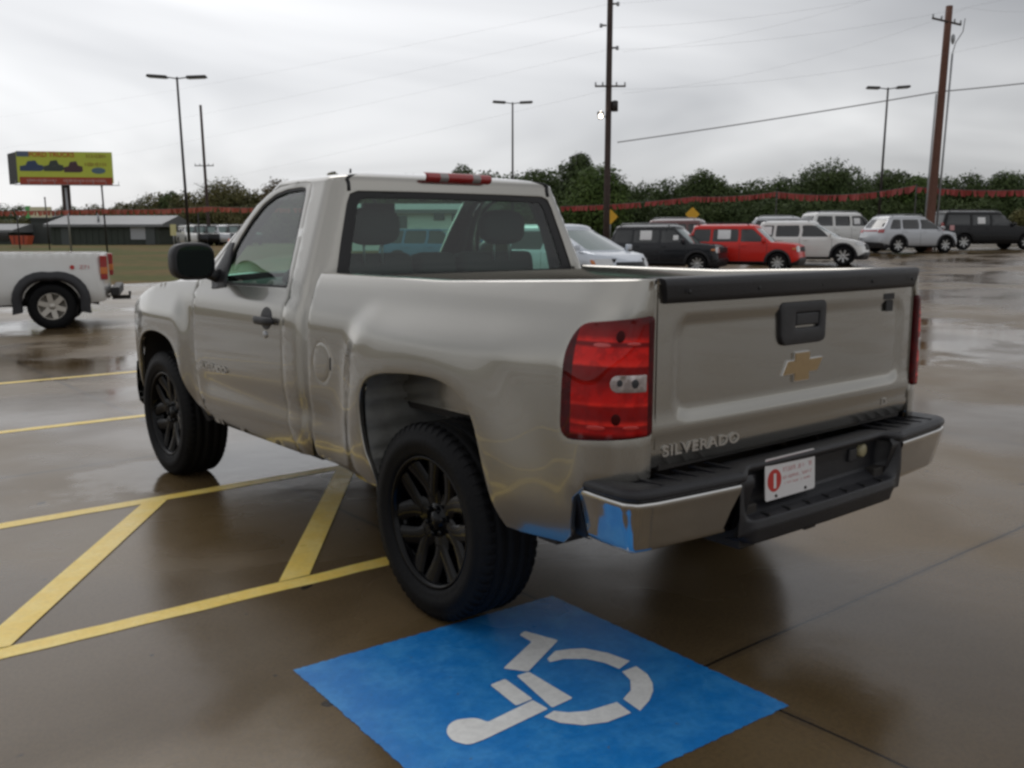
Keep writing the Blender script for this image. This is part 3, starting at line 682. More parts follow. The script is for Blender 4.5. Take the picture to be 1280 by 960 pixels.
for mir in (False, True):
    # cab body: rear wall, corner and pillars with openings for the door frame; both windows
    mb = MB()
    Rw = [(0, 1.30)]+[cabP.rear(x, z) for x, z in RWO]+[(0, 1.766)]
    Fw = [(cabP.S, 1.27)]+[cabP.front(x, z) for x, z in [(.5, 1.27), (.78, 1.275), (.76, 1.34), (.645, 1.70), (.615, 1.77), (.56, 1.785), (.3, 1.79)]]+[(cabP.S, 1.79)]
    outer = [(0, 1.20)]+[(0, 1.30)]+Rw[1:-1]+[(0, 1.766), (0, ZT), (cabP.S, ZT), (cabP.S, 1.79)]+Fw[1:-1][::-1]+[(cabP.S, 1.27), (cabP.S, 1.20)]+[cabP.side(2.44, 1.20), cabP.side(2.44, 1.243)]+toS(grow(dframe, .006)[1:-1])+[(cabP.side(y, z)) for y, z in ((1.250, 1.33), (1.251, 1.242), (1.262, 1.0), (1.252, .75), (1.238, .62), (1.206, .53), (1.20, .465))]+[(cabP.c[1]+.08, .478), (cabP.c[1]+.02, .70), (cabP.c[1]+.02, 1.20)]
    panel(mb, FC, outer, [], 0.035, 0.022, 0.0035, mirror=mir)
    mb.build('cab_corner', 'paint', truck)
    # door skin with its window frame
    mb = MB()
    skin = dframe[2:]+[(1.257, 1.2415), (1.268, 1.0), (1.258, .75), (1.244, .625), (1.214, .532), (1.208, .468)]+[(2.31, .455)]+[(2.375, .525), (2.42, .66), (2.445, .82), (2.446, 1.2415)]
    panel(mb, doorF, skin, [win], 0.032, 0.03, 0.0035, mirror=mir)
    dr = mb.build('door', 'paint', truck)
    mx = 1 if mir else -1
    g = MB(); panel(g, FC, toS(grow(win, .004)), [], 0.05, 0.004, 0.001, lift=-0.012, mirror=mir); g.build('side_window', 'glass', dr)
    g = MB(); panel(g, FC, toS(win), [toS(grow(win, -.016))], 0.03, 0.006, 0.003, lift=-0.004, mirror=mir); g.build('window_seal', 'seal', dr)
    # mirror patch: black sail in the window's front corner
    g = MB(); panel(g, FC, toS([(2.03, 1.262), (2.21, 1.245), (2.235, 1.33), (2.13, 1.50), (2.09, 1.50), (2.05, 1.33)]), [], 0.03, 0.012, 0.005, lift=0.008, mirror=mir); g.build('mirror_sail', 'black', dr)
    # handle: black recessed cup, pull bar and round lock
    g = MB()
    c2 = [(1.445+.062*math.cos(a), 1.128+.055*math.sin(a)) for a in np.linspace(0, 2*math.pi, 26, endpoint=False)]
    panel(g, lowF, c2, [], 0.02, 0.004, 0.003, lift=0.003, mirror=mir)
    hd = g.build('door_handle', 'black', dr)
    g = MB()
    def bar(u, v):
        a = 2*math.pi*v; yy = 1.33+.225*u; e = (1-(2*u-1)**6)**0.5 if abs(2*u-1) < 1 else 0
        x = side_x(1.44, 1.125)+.010+.026*(1-(2*u-1)**4)
        return (mx*(x+.011*e*math.cos(a)), yy, 1.118+.021*e*math.sin(a))
    g.grid(bar, 22, 14); g.build('pull', 'black', hd)
    g = MB(); g.lathe([(0, .019), (.006, .018), (.008, .014), (.008, .0001)], 'x', 20); 
    g.build('lock', 'chrome' if False else 'silver', hd, matrix=Matrix.Translation((mx*(side_x(1.44, 1.05)+.001), 1.452, 1.045)) @ Matrix.Diagonal((mx, 1, 1, 1)))
    # front fender
    mb = MB()
    topf = [(2.452, 1.272), (2.60, 1.272), (3.0, 1.245), (3.26, 1.195), (3.46, 1.122), (3.62, 1.03), (3.70, .95)]
    fo = [(2.452, 1.23), (2.451, .82), (2.427, .655), (2.385, .545), (2.372, .49)]+front_arch[2:]+[(3.60, .50), (3.68, .60), (3.715, .80)]+catmull(topf, 3)[::-1]
    panel(mb, lowF, fo, [], 0.035, 0.03, 0.005, mirror=mir); mb.build('front_fender', 'paint', truck)
    # letters on the door: SILVERADO
    g = MB(); add_text(g, 'SILVERADO', .052, .003, lambda x, y, z: (mx*(side_x(2.17-0*x, .80)+.009+z), 2.165+(x if mir else -x), .797+y), .0006, 1.45)
    g.build('name_letters', 'letter', dr)
# hood
mb = MB()
def hood(u, v):
    y = 2.45+1.27*u; zt = interp(y, [2.45, 2.6, 3.0, 3.26, 3.46, 3.62, 3.72], [1.272, 1.272, 1.245, 1.195, 1.122, 1.03, .93]); w = side_x(y, zt-.01, False)-.006
    x = (2*v-1)*w; e = abs(2*v-1)
    return (x, y+.05*(1-e*e)*u, zt+.045*(1-e**2.5)*(1-.3*u)+.012*sstep(.45, .55, e)*(1-sstep(.85, .98, e)))
mb.grid(hood, 30, 40); mb.build('hood', 'paint', truck)
# nose
mb = MB()
mb.grid(lambda u, v: ((2*u-1)*.80, 3.70+.08*(1-(2*u-1)**2), .62+.34*v), 20, 4); gr = mb.build('grille', 'black', truck)
mb = MB(); mb.box((0, 3.80, .80), (1.5, .03, .07)); mb.build('grille_bar', 'chrome', gr, bevel=.01)
for sx in (-1, 1):
    mb = MB(); mb.grid(lambda u, v: (sx*(.62+.27*u), 3.745-.13*u*u, .72+.27*v), 8, 6); mb.build('headlight', 'clearlens', truck)
mb = MB()
def fb(u, v):
    a = -1+2*u; x = a*.965; y = 3.86-.30*abs(a)**5; p = [(-.05, .70), (0, .69), (.02, .60), (.02, .50), (-.01, .42), (-.10, .40)]
    k = v*5; i = min(4, int(k)); f = k-i
    return (x, y+p[i][0]*(1-f)+p[i+1][0]*f, p[i][1]*(1-f)+p[i+1][1]*f)
mb.grid(fb, 40, 10); mb.build('front_bumper', 'chrome', truck)
# roof
mb = MB(); roof_grid(mb, cabP, ZT-.001, .062, ysp=(1.45, 1.60), nu=90, nv=16, n=2.4); rf = mb.build('roof', 'paint', truck)
# roof ditch mouldings
def dome(u, v):
    p = np.array(cabP(u*cabP.S, ZT-.001)); spy = min(max(p[1], 1.45), 1.60); h = v**1.6; q = p*(1-h)+np.array([0, spy, 0])*h
    return (q[0], q[1], ZT-.001+.062*(1-(1-h)**2.4)**(1/2.4))
ur = cabP.rear(.655, 1.8)[0]/cabP.S
for sx in (-1, 1):
    mb = MB(); pts = []
    for zz in (1.762, 1.785, 1.805):
        p = cabP(cabP.rear(.650-.1*(zz-1.762), zz)[0], zz); pts.append((sx*abs(p[0]), p[1]-.002, zz))
    for k in range(1, 9):
        p = dome(ur, .035*k); pts.append((sx*abs(p[0]), p[1]-.002, p[2]-.001))
    mb.tube(pts, [.009]*6+[.008, .006, .004, .002, .001], 8); mb.build('roof_moulding', 'seal', rf)
mb = MB(); mb.tube([(-.36, 1.62, 1.862), (-.36, 1.615, 1.905)], [.008, .005], 8); mb.build('antenna_stub', 'seal', rf)
# rear window glass and its black border, windscreen
def both(mb, F, outer_half, hole_half=None, **k):
    for mir in (False, True): panel(mb, F, outer_half, [] , mirror=mir, **k)
RwG = [(0, 1.303)]+[cabP.rear(x-.003, z+(.003 if z < 1.4 else -.003)) for x, z in RWO]+[(0, 1.763)]
mb = MB(); both(mb, FC, RwG, step=.04, rim=0, lift=-.010); mb.build('rear_window', 'glass_rear', truck)
inn = [cabP.rear(x, z) for x, z in [(.60, 1.352), (.690, 1.356), (.700, 1.38), (.662, 1.52), (.612, 1.69), (.592, 1.722), (.55, 1.730), (.3, 1.732)]]
mb = MB()
both(mb, FC, [(0, 1.3035)]+RwG[1:-1]+[(0, 1.763), (0, 1.733)]+inn[::-1]+[(0, 1.352)], step=.03, rim=.004, fillet=.002, lift=-.006)
mb.build('rear_window_border', 'gloss_black' if False else 'seal', truck)
FwG = [(cabP.S, 1.25)]+[cabP.front(x, z) for x, z in [(.5, 1.25), (.79, 1.26), (.77, 1.34), (.655, 1.70), (.62, 1.778), (.56, 1.790), (.3, 1.795)]]+[(cabP.S, 1.795)]
mb = MB(); both(mb, FC, FwG, step=.06, rim=0, lift=-.012); mb.build('windscreen', 'glass', truck)
# third brake light over the window
def rp(x, z, lift):
    s, _ = cabP.rear(x, min(z, 1.81)); p = cabP(s, min(z, 1.81)); return (x, p[1]-lift, z)
for (x0, x1, mt, nm) in ((-.212, -.132, 'redlens', 'brake_lens'), (-.132, -.080, 'cargolens', 'cargo_lens'), (-.080, .080, 'redlens', 'brake_lens'), (.080, .132, 'cargolens', 'cargo_lens'), (.132, .198, 'redlens', 'brake_lens')):
    if nm == 'brake_lens' and x0 < -.2:
        mb = MB(); mb.grid(lambda u, v: rp(-.222+.43*u, 1.816+.052*v, .006+.030*math.sin(math.pi*v)**.5), 30, 6); hb = mb.build('high_brake_light', 'redlens', truck)
    mb = MB()
    mb.grid(lambda u, v: rp(x0+(x1-x0)*u, 1.820+.044*v-.008*(1 if False else 0), .010+.030*math.sin(math.pi*(.08+.84*v))**.5), 8, 6)
    mb.build(nm, mt, hb)

# ---- tailgate
TGY = -1.058; TX = .797
def gate_top(x): return 1.398
def FT(x, z):
    d = sdf_box(x, z, -.70, .70, .955, 1.285, .07)
    rec = .008*(1-sstep(-.016, .004, d))
    y = TGY+rec+.018*(abs(x)/TX)**3+.016*sstep(.84, .80, z)-.006*math.exp(-((z-.925)/.030)**2)
    return (x, y, z)
mb = MB()
panel(mb, FT, roundpoly([(-TX, .800), (TX, .800), (TX, 1.398), (-TX, 1.398)], [.012, .012, .03, .03], 4), [], 0.022, 0.05, 0.004, depth_dir=(0, -1, 0))
mb.box((0, TGY+.085, 1.10), (2*TX-.03, .01, .56)); mb.box((0, TGY+.05, 1.394), (2*TX-.03, .085, .008))
tg = mb.build('tailgate', 'paint', truck)
# black cap spoiler along its top
mb = MB(); CW = .757
pr = [(.0, 1.331), (-.012, 1.332), (-.018, 1.337), (-.022, 1.352), (-.026, 1.385), (-.027, 1.400), (-.022, 1.409), (-.01, 1.413), (.06, 1.412), (.095, 1.405), (.10, 1.398), (.09, 1.397), (0, 1.396)]
V = []; NU = 60
for i in range(NU+1):
    a = -1+2*i/NU
    for dy, z in pr: V.append((a*(CW+.022*(z-1.326)/.08), TGY+.018*abs(a)**3+dy-.002, z))
mp = len(pr); mb.add(V, [(i*mp+j, (i+1)*mp+j, (i+1)*mp+(j+1) % mp, i*mp+(j+1) % mp) for i in range(NU) for j in range(mp)])
mb.add(V[:mp], [tuple(range(mp))], False); mb.add(V[-mp:], [tuple(range(mp))], False)
cp = mb.build('tailgate_cap', 'black', tg, sharp=50)
for xx in (-.68, -.32, .06, .40, .70):
    g = MB(); g.lathe([(0, .0001), (0, .007), (.004, .007), (.004, .0001)], 'x', 12); g.build('cap_screw', 'seal', cp, matrix=Matrix.Translation((xx, TGY-.022, 1.368)) @ Matrix.Rotation(R(-90), 4, 'Z'))
# handle bezel with a paddle
mb = MB()
FTf = lambda x, z: (x, TGY+.010, z)
panel(mb, FTf, roundpoly([(-.160, 1.302), (.118, 1.302), (.118, 1.165), (.09, 1.158), (-.135, 1.158), (-.150, 1.18)], [.02, .02, .03, .03, .03, .02], 4), [roundpoly([(-.075, 1.272), (.085, 1.272), (.085, 1.205), (-.075, 1.205)], .012, 3)], 0.02, 0.014, 0.006, lift=.016, depth_dir=(0, -1, 0))
mb.box((0, TGY+.012, 1.235), (.19, .004, .085)); hb = mb.build('tailgate_handle', 'black', tg)
mb = MB(); mb.box((.005, TGY+.004, 1.243), (.140, .018, .046)); mb.build('paddle', 'black', hb, bevel=.006)
# emblem: chrome edged gold cross-like badge
def bow(k, cx=-.012, cz=1.063):
    w, h, a, b = .132*k, .036*k, .046*k, .032*k
    P = [(-w+.012, -h*.62), (-w+.045, h*.9), (-a, h*.9), (-a, h*.9+b*.9), (a, h*.9+b*.9), (a, h*.9), (w, h*.9), (w-.033, -h*.62), (a, -h*.62), (a, -h*.9-b*.6), (-a, -h*.9-b*.6), (-a, -h*.62)]
    return [(cx+x, cz+z) for x, z in P]
mb = MB(); mb.prism(bow(1.0), lambda a, b, d: (a, TGY+.012-d, b), 0, .011); em = mb.build('emblem', 'chrome', tg, bevel=.002)
P = bow(1.0); c = np.array([-.012, 1.063])
ins = grow(P, -.0055)
mb = MB(); mb.prism(ins, lambda a, b, d: (a, TGY+.0115-d, b), .010, .0135); mb.build('emblem_face', 'gold', em)
mb = MB(); add_text(mb, 'SILVERADO', .050, .0025, lambda x, y, z: (-.562+x, TGY-.0035-z+.018*(abs(-.562+x)/TX)**3, .850+y), .0006, 1.42, 1.06); mb.build('name_letters', 'letter', tg)
mb = MB(); add_text(mb, 'LS', .036, .0025, lambda x, y, z: (.585+x, FT(.585, .868)[1]-z-.003, .868+y), .0004, 1.2); mb.build('trim_letters', 'letter', tg)
mb = MB(); 
mb.box((.578, TGY+.006, 1.300), (.080, .004, .024)); mb.box((.585, TGY+.006, 1.262), (.052, .004, .044))
mb.build('dark_decal', 'seal', tg)
mb = MB(); add_text(mb, 'PRESS', .016, .001, lambda x, y, z: (.578+x, TGY+.0035-z, 1.300+y), 0, 1.2); mb.build('decal_text', 'alloy', tg) if False else None

# ---- rear bumper
bump = MB()
# plan of the outer face from the left side round to the right: (x, y)
def bplan(u):      # u 0..1 left to right
    P = [(-.945, -.815), (-.955, -.885), (-.964, -.95), (-.968, -1.02), (-.968, -1.092), (-.945, -1.126), (-.88, -1.144), (-.70, -1.163), (-.52, -1.178), (-.30, -1.186), (0, -1.190)]
    Pf = P+[(-x, y) for x, y in P[:-1]][::-1]
    d = np.cumsum([0]+[math.hypot(Pf[i+1][0]-Pf[i][0], Pf[i+1][1]-Pf[i][1]) for i in range(len(Pf)-1)]); d /= d[-1]
    return float(np.interp(u, d, [p[0] for p in Pf])), float(np.interp(u, d, [p[1] for p in Pf])), d
dd = bplan(0)[2]
def bn(u):
    a = np.array(bplan(max(0, u-.01))[:2]); b = np.array(bplan(min(1, u+.01))[:2]); t = (b-a)/np.linalg.norm(b-a); return np.array([t[1], -t[0]])  # outward
def bface(prof, u0, u1):
    def fn(u, v):
        uu = u0+(u1-u0)*u; x, y, _ = bplan(uu); n = bn(uu)
        if n[1] > .3: n = -n
        k = v*(len(prof)-1); i = min(len(prof)-2, int(k)); f = k-i
        o = prof[i][0]*(1-f)+prof[i+1][0]*f; z = prof[i][1]*(1-f)+prof[i+1][1]*f
        return (x+n[0]*o, y+n[1]*o, z)
    return fn
usd = lambda x: float(np.interp(x, [-.968, -.945, -.88, -.70, -.52, -.30, 0], dd[[4, 5, 6, 7, 8, 9, 10]]))
uL0, uL1 = dd[1]-.002, usd(-.515)
for k in (0, 1):
    a, b = (uL0, uL1) if k == 0 else (1-uL1, 1-uL0)
    mb = MB()
    mb.grid(bface([(-.048, .556), (-.034, .562), (-.028, .572), (-.021, .60), (-.011, .64), (.001, .69), (.010, .722), (.008, .730), (-.006, .735)], a, b), 46, 21)
    mb.build('chrome_bumper_end', 'chrome', truck)
# black step pad: top cover with raised lip, ends wrap the sides
mb = MB()
def padF(u, v):
    pr0 = [(-.004, .734), (.008, .738), (.012, .746), (.010, .760), (-.002, .770), (-.03, .774), (-.08, .770), (-.13, .764), (-.15, .70)]
    x, y, _ = bplan(u); n = bn(u); n = -n if n[1] > .3 else n
    pk = sstep(.50, .42, abs(x)) if y < -1.1 else 0
    k = v*8; i = min(7, int(k)); f = k-i; o = pr0[i][0]*(1-f)+pr0[i+1][0]*f; z = pr0[i][1]*(1-f)+pr0[i+1][1]*f
    o -= .068*pk*max(0, 1-v*1.0); z += .004*pk
    return (x+n[0]*o, y+n[1]*o, z)
mb.grid(padF, 160, 24)
for sg in (0, 1):
    a, b = (0.0, uL0) if sg == 0 else (1-uL0, 1.0)
    mb.grid(bface([(-.05, .548), (-.030, .553), (-.018, .60), (-.004, .66), (.006, .70), (.012, .735), (.010, .76), (-.01, .77)], a, b), 8, 14)
uC = usd(-.44)
for a, b in ((uL0, uC), (1-uC, 1-uL0)):
    mb.grid(bface([(-.10, .55), (-.055, .553), (-.040, .575), (-.024, .63), (-.008, .69), (.002, .73), (-.01, .75)], a, b), 40, 12)
# treads on the step corners
for sx in (-1, 1):
    for k in range(5):
        x = .50+.085*k
        mb.box((sx*x, -1.075-.0*k, .7735), (.012, .11, .006))
bp = mb.build('step_pad', 'black', truck)
# centre section: recessed plate pocket with deep lower step
mb = MB()
X0 = .475
def cen(u, v):
    a = -1+2*u; x = a*.515; pk = sstep(.97, .84, abs(a))      # pocket depth factor
    pr0 = [(.0, .772), (.004, .70), (.006, .62), (.0, .545), (-.06, .53)]            # solid shoulders
    pr1 = [(-.066, .750), (-.072, .70), (-.074, .628), (-.030, .602), (.012, .592), (.018, .565), (.006, .510), (-.06, .495)]
    k = v*7; i = min(6, int(k)); f = k-i; o1 = pr1[i][0]*(1-f)+pr1[i+1][0]*f; z1 = pr1[i][1]*(1-f)+pr1[i+1][1]*f
    k = v*4; i = min(3, int(k)); f = k-i; o0 = pr0[i][0]*(1-f)+pr0[i+1][0]*f; z0 = pr0[i][1]*(1-f)+pr0[i+1][1]*f
    o = o0*(1-pk)+o1*pk; z = z0*(1-pk)+z1*pk
    uu = .5+a*(.5-usd(-.515)); bx_, by_, _ = bplan(uu)
    return (x, by_-o, z)
mb.grid(cen, 100, 42)
ct = mb.build('bumper_centre', 'black', truck)
for k in range(7):
    g = MB(); g.box((-.36+.12*k, -1.172, .600), (.010, .04, .006)); g.build('step_tread', 'seal', ct)
for xx in (.255, -.385):
    g = MB(); g.box((xx, -1.118, .705), (.055, .02, .05)); g.build('plate_lamp_housing', 'black', ct, bevel=.006)
g = MB(); g.lathe([(0, .026), (-.02, .026), (-.024, .02), (-.024, .0001)], 'x', 20); g.build('plate_lamp', mat('dusty_yellow_lens', (.34, .30, .18), .3), ct, matrix=Matrix.Translation((.315, -1.112, .715)) @ Matrix.Rotation(R(90), 4, 'Z'))
# licence plate
plm = Matrix.Translation((-.190, -1.149, .706)) @ Matrix.Rotation(R(-3), 4, 'X')
mb = MB(); mb.prism(roundpoly([(-.148, -.074), (.148, -.074), (.148, .074), (-.148, .074)], .012, 4), lambda a, b, d: (a, -d, b), 0, .003); pl = mb.build('licence_plate', 'white_plate', truck, matrix=plm)
mb = MB(); mb.prism([(-.096+.040*math.cos(a), .0-.006+.040*math.sin(a)) for a in np.linspace(0, 2*math.pi, 30, endpoint=False)], lambda a, b, d: (a, -.0032-d, b), 0, .0006); rd = mb.build('round_logo', 'red_print', pl, matrix=plm)
mb = MB(); mb.box((-.094, -.0042, -.008), (.014, .0006, .052)); mb.build('logo_bar', 'white_plate', rd, matrix=plm)
mb = MB(); 
rnd = random.Random(11)      # print too small to read in the photograph: rows of short strokes
for z0, hh, x0, x1 in ((.024, .018, -.045, .132), (-.004, .012, -.045, .128), (-.026, .008, -.035, .120)):
    x = x0
    while x < x1:
        w_ = rnd.uniform(.0022, .0045)
        if rnd.random() > .16: mb.box((x, -.0036, z0+rnd.uniform(-.001, .001)), (w_*.7, .0004, hh*rnd.uniform(.75, 1)))
        if rnd.random() > .5: mb.box((x+w_*.7, -.0036, z0+rnd.choice((-.4, 0, .4))*hh), (w_*1.2, .0004, .0025))
        x += w_*2.1
mb.build('plate_letters', 'pink_print', pl, matrix=plm)
mb = MB(); mb.prism(roundpoly([(-.143, .060), (.143, .060), (.143, .069), (-.143, .069)], .003, 2), lambda a, b, d: (a, -.0033-d, b), 0, .0004)
mb.build('plate_frame_line', 'pink_print', pl, matrix=plm)
for a, b in ((-.088, .058), (.088, .058), (-.088, -.062), (.088, -.062)):
    g = MB(); g.lathe([(0, .0001), (0, .006), (-.004, .005), (-.004, .0001)], 'x', 10); g.build('plate_screw', 'under', pl, matrix=plm @ Matrix.Translation((a, -.003, b)) @ Matrix.Rotation(R(90), 4, 'Z'))

# ---- mirrors
for sx in (-1, 1):
    mb = MB()
    # shell: rounded block, flat glass side towards the rear
    def shell(u, v):
        a = 2*math.pi*u; n = 3.2; ca, sa = math.cos(a), math.sin(a)
        ex = math.copysign(abs(ca)**(2/n), ca); ez = math.copysign(abs(sa)**(2/n), sa)
        pr = [(0, .0), (0, .90), (.010, .985), (.03, 1.0), (.07, .96), (.105, .80), (.125, .45), (.13, 0.0)]
        k = v*7; i = min(6, int(k)); f = k-i; d = pr[i][0]*(1-f)+pr[i+1][0]*f; q = pr[i][1]*(1-f)+pr[i+1][1]*f
        return (ex*.128*q, d, ez*.104*q)
    T = Matrix.Translation((sx*1.060, 2.125, 1.402)) @ Matrix.Rotation(R(-8*sx), 4, 'Z')
    mb.grid(shell, 48, 28); ms = mb.build('wing_mirror', 'black', truck, matrix=T)
    mb = MB(); 
    def gl(u, v):
        a = 2*math.pi*u; n = 3.2; ca, sa = math.cos(a), math.sin(a)
        return (math.copysign(abs(ca)**(2/n), ca)*.108*v, -.003, math.copysign(abs(sa)**(2/n), sa)*.085*v)
    mb.grid(gl, 40, 3); mb.build('mirror_glass', mat('mirror_glass', (.10, .115, .11), .04, 1.0), ms, matrix=T)
    mb = MB(); mb.tube([(sx*1.0, 2.185, 1.345), (sx*.955, 2.175, 1.325), (sx*.905, 2.16, 1.315)], [.035, .032, .045], 12); mb.build('mirror_arm', 'black', ms)

# ---- wheels
TR, RR = .4035, .2755
def wheel(x, y, sx, steer=0.0):
    T = Matrix.Translation((x, y, TR)) @ Matrix.Rotation(steer, 4, 'Z') @ Matrix.Diagonal((sx, 1, 1, 1))
    # barrel + lip; local +x outward, origin at the wheel's mid plane
    mb = MB()
    mb.lathe([(-.125, .262), (-.12, .250), (.0, .243), (.075, .247), (.095, .262), (.110, .270), (.122, .2735), (.128, .268), (.124, .2585), (.112, .253), (.085, .247)], 'x', 72)
    rim = mb.build('wheel', 'gloss_black', truck, matrix=T)
    mb = MB()
    mb.lathe([(.012, .0001), (.020, .10), (.012, .16), (-.01, .245)], 'x', 40) if False else None
    n = 6
    for k in range(n):
        a0 = 2*math.pi*k/n+.26
        def P(r, a, x): return (x, r*math.cos(a), r*math.sin(a))
        def spoke(path, w0, w1, w2):
            V = []; F = []; m = len(path)
            for i, (r, a, xx) in enumerate(path):
                w = (w0*(1-2*i/(m-1))+w1*2*i/(m-1)) if i < (m-1)/2 else (w1*(1-(2*i/(m-1)-1))+w2*(2*i/(m-1)-1))
                rr = path[min(i+1, m-1)]; r0 = path[max(i-1, 0)]
                p = np.array([r*math.cos(a), r*math.sin(a)]); t = np.array([rr[0]*math.cos(rr[1])-r0[0]*math.cos(r0[1]), rr[0]*math.sin(rr[1])-r0[0]*math.sin(r0[1])]); t /= np.linalg.norm(t); nn = np.array([-t[1], t[0]])
                for (o, dx) in ((-w, -.030), (-w, -.004), (-w*.62, 0.004), (w*.62, 0.004), (w, -.004), (w, -.030)):
                    q = p+nn*o; V.append((xx+dx, q[0], q[1]))
            for i in range(m-1):
                for j in range(5): F.append((i*6+j, (i+1)*6+j, (i+1)*6+j+1, i*6+j+1))
            mb.add(V, F, True)
        spoke([(.05, a0, .070), (.085, a0, .076), (.12, a0, .080)], .056, .052, .050)
        for s in (-1, 1):
            spoke([(.105, a0+s*.03, .080), (.15, a0+s*.12, .084), (.20, a0+s*.24, .092), (.256, a0+s*.32, .104)], .036, .034, .044)
    sp = mb.build('spokes', 'gloss_black', rim, matrix=T, sharp=35)
    mb = MB(); mb.lathe([(-.01, .075), (.070, .075), (.078, .070), (.076, .045), (.084, .040), (.092, .036), (.094, .0001)], 'x', 32)
    hub = mb.build('hub', 'gloss_black', rim, matrix=T)
    mb = MB(); mb.lathe([(.0945, .0001), (.0955, .018), (.0945, .020)], 'x', 20); mb.build('hub_cap', 'gold' if True else 'chrome', hub, matrix=T) if False else None
    for k in range(6):
        a = 2*math.pi*(k+.5)/6+.26; mb = MB(); mb.lathe([(.06, .011), (.092, .011), (.096, .007), (.096, .0001)], 'x', 8, (0, .057*math.cos(a), .057*math.sin(a))); mb.build('lug_nut', 'gloss_black', hub, matrix=T)
    mb = MB(); mb.lathe([(.02, .0001), (.02, .165), (.034, .17), (.034, .165)], 'x', 40); mb.lathe([(.0, .0001), (.0, .19)], 'x', 40); mb.build('brake_disc', 'under', rim, matrix=T)
    # tyre
    mb = MB()
    pr = [(-.128, .262), (-.140, .290), (-.143, .33), (-.136, .370), (-.122, .392), (-.108, .3985)]
    gro = [(-.082, .012), (-.03, .012), (.03, .012), (.082, .012)]
    x = -.100; prof = pr[:]
    for gx, gw in gro: prof += [(gx-gw/2-.001, TR-.0005-.5*gx*gx), (gx-gw/2, TR-.010), (gx+gw/2, TR-.010), (gx+gw/2+.001, TR-.0005-.5*gx*gx)]
    prof += [(.108, .3985), (.122, .392), (.136, .370), (.139, .352), (.1415, .350), (.1435, .33), (.1425, .312), (.140, .309), (.139, .290), (.130, .2765), (.118, .2725)]
    mb.lathe(prof, 'x', 96)
    # shoulder lugs
    rn = random.Random(4)
    for k in range(60):
        a = 2*math.pi*k/60
        for s in (-1, 1):
            Mx = Matrix.Rotation(a, 4, 'X'); V = []
            for xx, rr in ((s*.088, TR-.0025), (s*.113, TR-.0042), (s*.126, .389), (s*.133, .372)):
                for da in (-.018, .030): V.append(Mx @ Vector((xx+s*.0005, (rr+.0035)*math.sin(da), (rr+.0035)*math.cos(da))))
            mb.add(V, [(0, 1, 3, 2), (2, 3, 5, 4), (4, 5, 7, 6)], True)
            mb.add([V[0], V[2], V[4], V[6]]+[Vector(v)*.985 for v in (V[6], V[4], V[2], V[0])], [(0, 1, 6, 7), (1, 2, 5, 6), (2, 3, 4, 5)], False)
    mb.build('tyre', 'rubber', rim, matrix=T, merge=False)
wheel(-.845, 0, -1); wheel(-.845, 3.023, -1, R(1.0)); wheel(.845, 0, 1); wheel(.845, 3.023, 1, R(1.0))

# ---- wheel housings, chassis, underside
for sx in (-1, 1):
    for yc, arch, nm in ((0, rear_arch, 'rear'), (3.04, front_arch, 'front')):
        mb = MB(); A = [(p[0], p[1]) for p in arch]
        n = len(A); V = []; F = []
        for i, (y, z) in enumerate(A):
            g_ = 1.03
            g_ = 1.008; zz = .45+(z-.45)*g_; yy = yc+(y-yc)*g_
            for xo in (.978 if nm == 'rear' else .95, .90, .74, .56):
                bul = 0.02*math.sin(i*1.9) if nm == 'rear' and xo in (.90, .74) and i < 20 else 0
                V.append((sx*xo, yy+(bul if y > yc else 0), zz+.004+(bul*.5 if y <= yc else 0)))
        for i in range(n-1):
            for j in range(3): F.append((i*4+j, (i+1)*4+j, (i+1)*4+j+1, i*4+j+1))
        mb.add(V, F)
        inner = [(sx*.56, yc+(y-yc)*1.03, .45+(z-.45)*1.03+.004) for y, z in A]
        mb.add(inner, [tuple(range(n))], False)
        mb.build('wheel_housing', 'liner' if nm == 'rear' and sx < 0 else 'under', truck)
mb = MB()
for sx in (-1, 1):
    mb.box((sx*.42, 1.3, .56), (.09, 4.9, .15))
mb.box((0, 2.9, .50), (.7, .8, .25)); mb.box((0, 1.9, .48), (.45, .9, .22)); mb.box((0, .3, .62), (.10, 1.0, .08))
mb.tube([(-.72, 0, .40), (.72, 0, .40)], .045, 12); mb.tube([(-.15, 0, .40), (0, 0, .40), (.15, 0, .40)], [.06, .15, .06], 12); mb.tube([(0, 0, .42), (0, 1.6, .50)], .035, 10)
mb.tube([(.35, 2.2, .42), (.38, .9, .44), (.45, .45, .50)], .03, 8); mb.tube([(.48, .75, .47), (.48, .15, .47)], .11, 12); mb.tube([(.50, .1, .47), (.62, -.3, .50), (.80, -.60, .44)], .03, 8)
mb.box((-.62, 1.2, .50), (.30, 1.0, .2)); mb.box((0, -.62, .60), (1.0, .08, .12))
mb.build('chassis', 'under', truck, bevel=.006)
mb = MB(); mb.box((0, 1.75, .50), (1.76, 1.40, .10)); mb.box((0, -.02, .80), (1.5, 2.02, .03)); mb.box((0, .995, 1.09), (1.66, .03, .52)); mb.box((0, 1.06, .90), (1.80, .03, .70)); mb.box((0, 3.0, .93), (1.05, 1.3, .3))
mb.build('floor_pan', 'under', truck)
for sx in (-1, 1):
    mb = MB(); mb.box((sx*.66, 0, .92), (.24, .9, .22)); mb.build('bed_wheel_box', 'paint', truck, bevel=.03)
mb = MB(); mb.box((0, -.03, .83), (1.56, 2.0, .012)); mb.box((0, .975, 1.10), (1.60, .02, .50)); 
for k in range(13): mb.box((-.72+.12*k, -.03, .84), (.05, 1.98, .012))
mb.build('bed_floor', 'paint', truck)
mb = MB(); mb.box((0, -1.02, .495), (.07, .20, .07)); mb.tube([(-.35, -.98, .47), (.35, -.98, .47)], .03, 10); mb.build('tow_receiver', 'under', truck, bevel=.004)
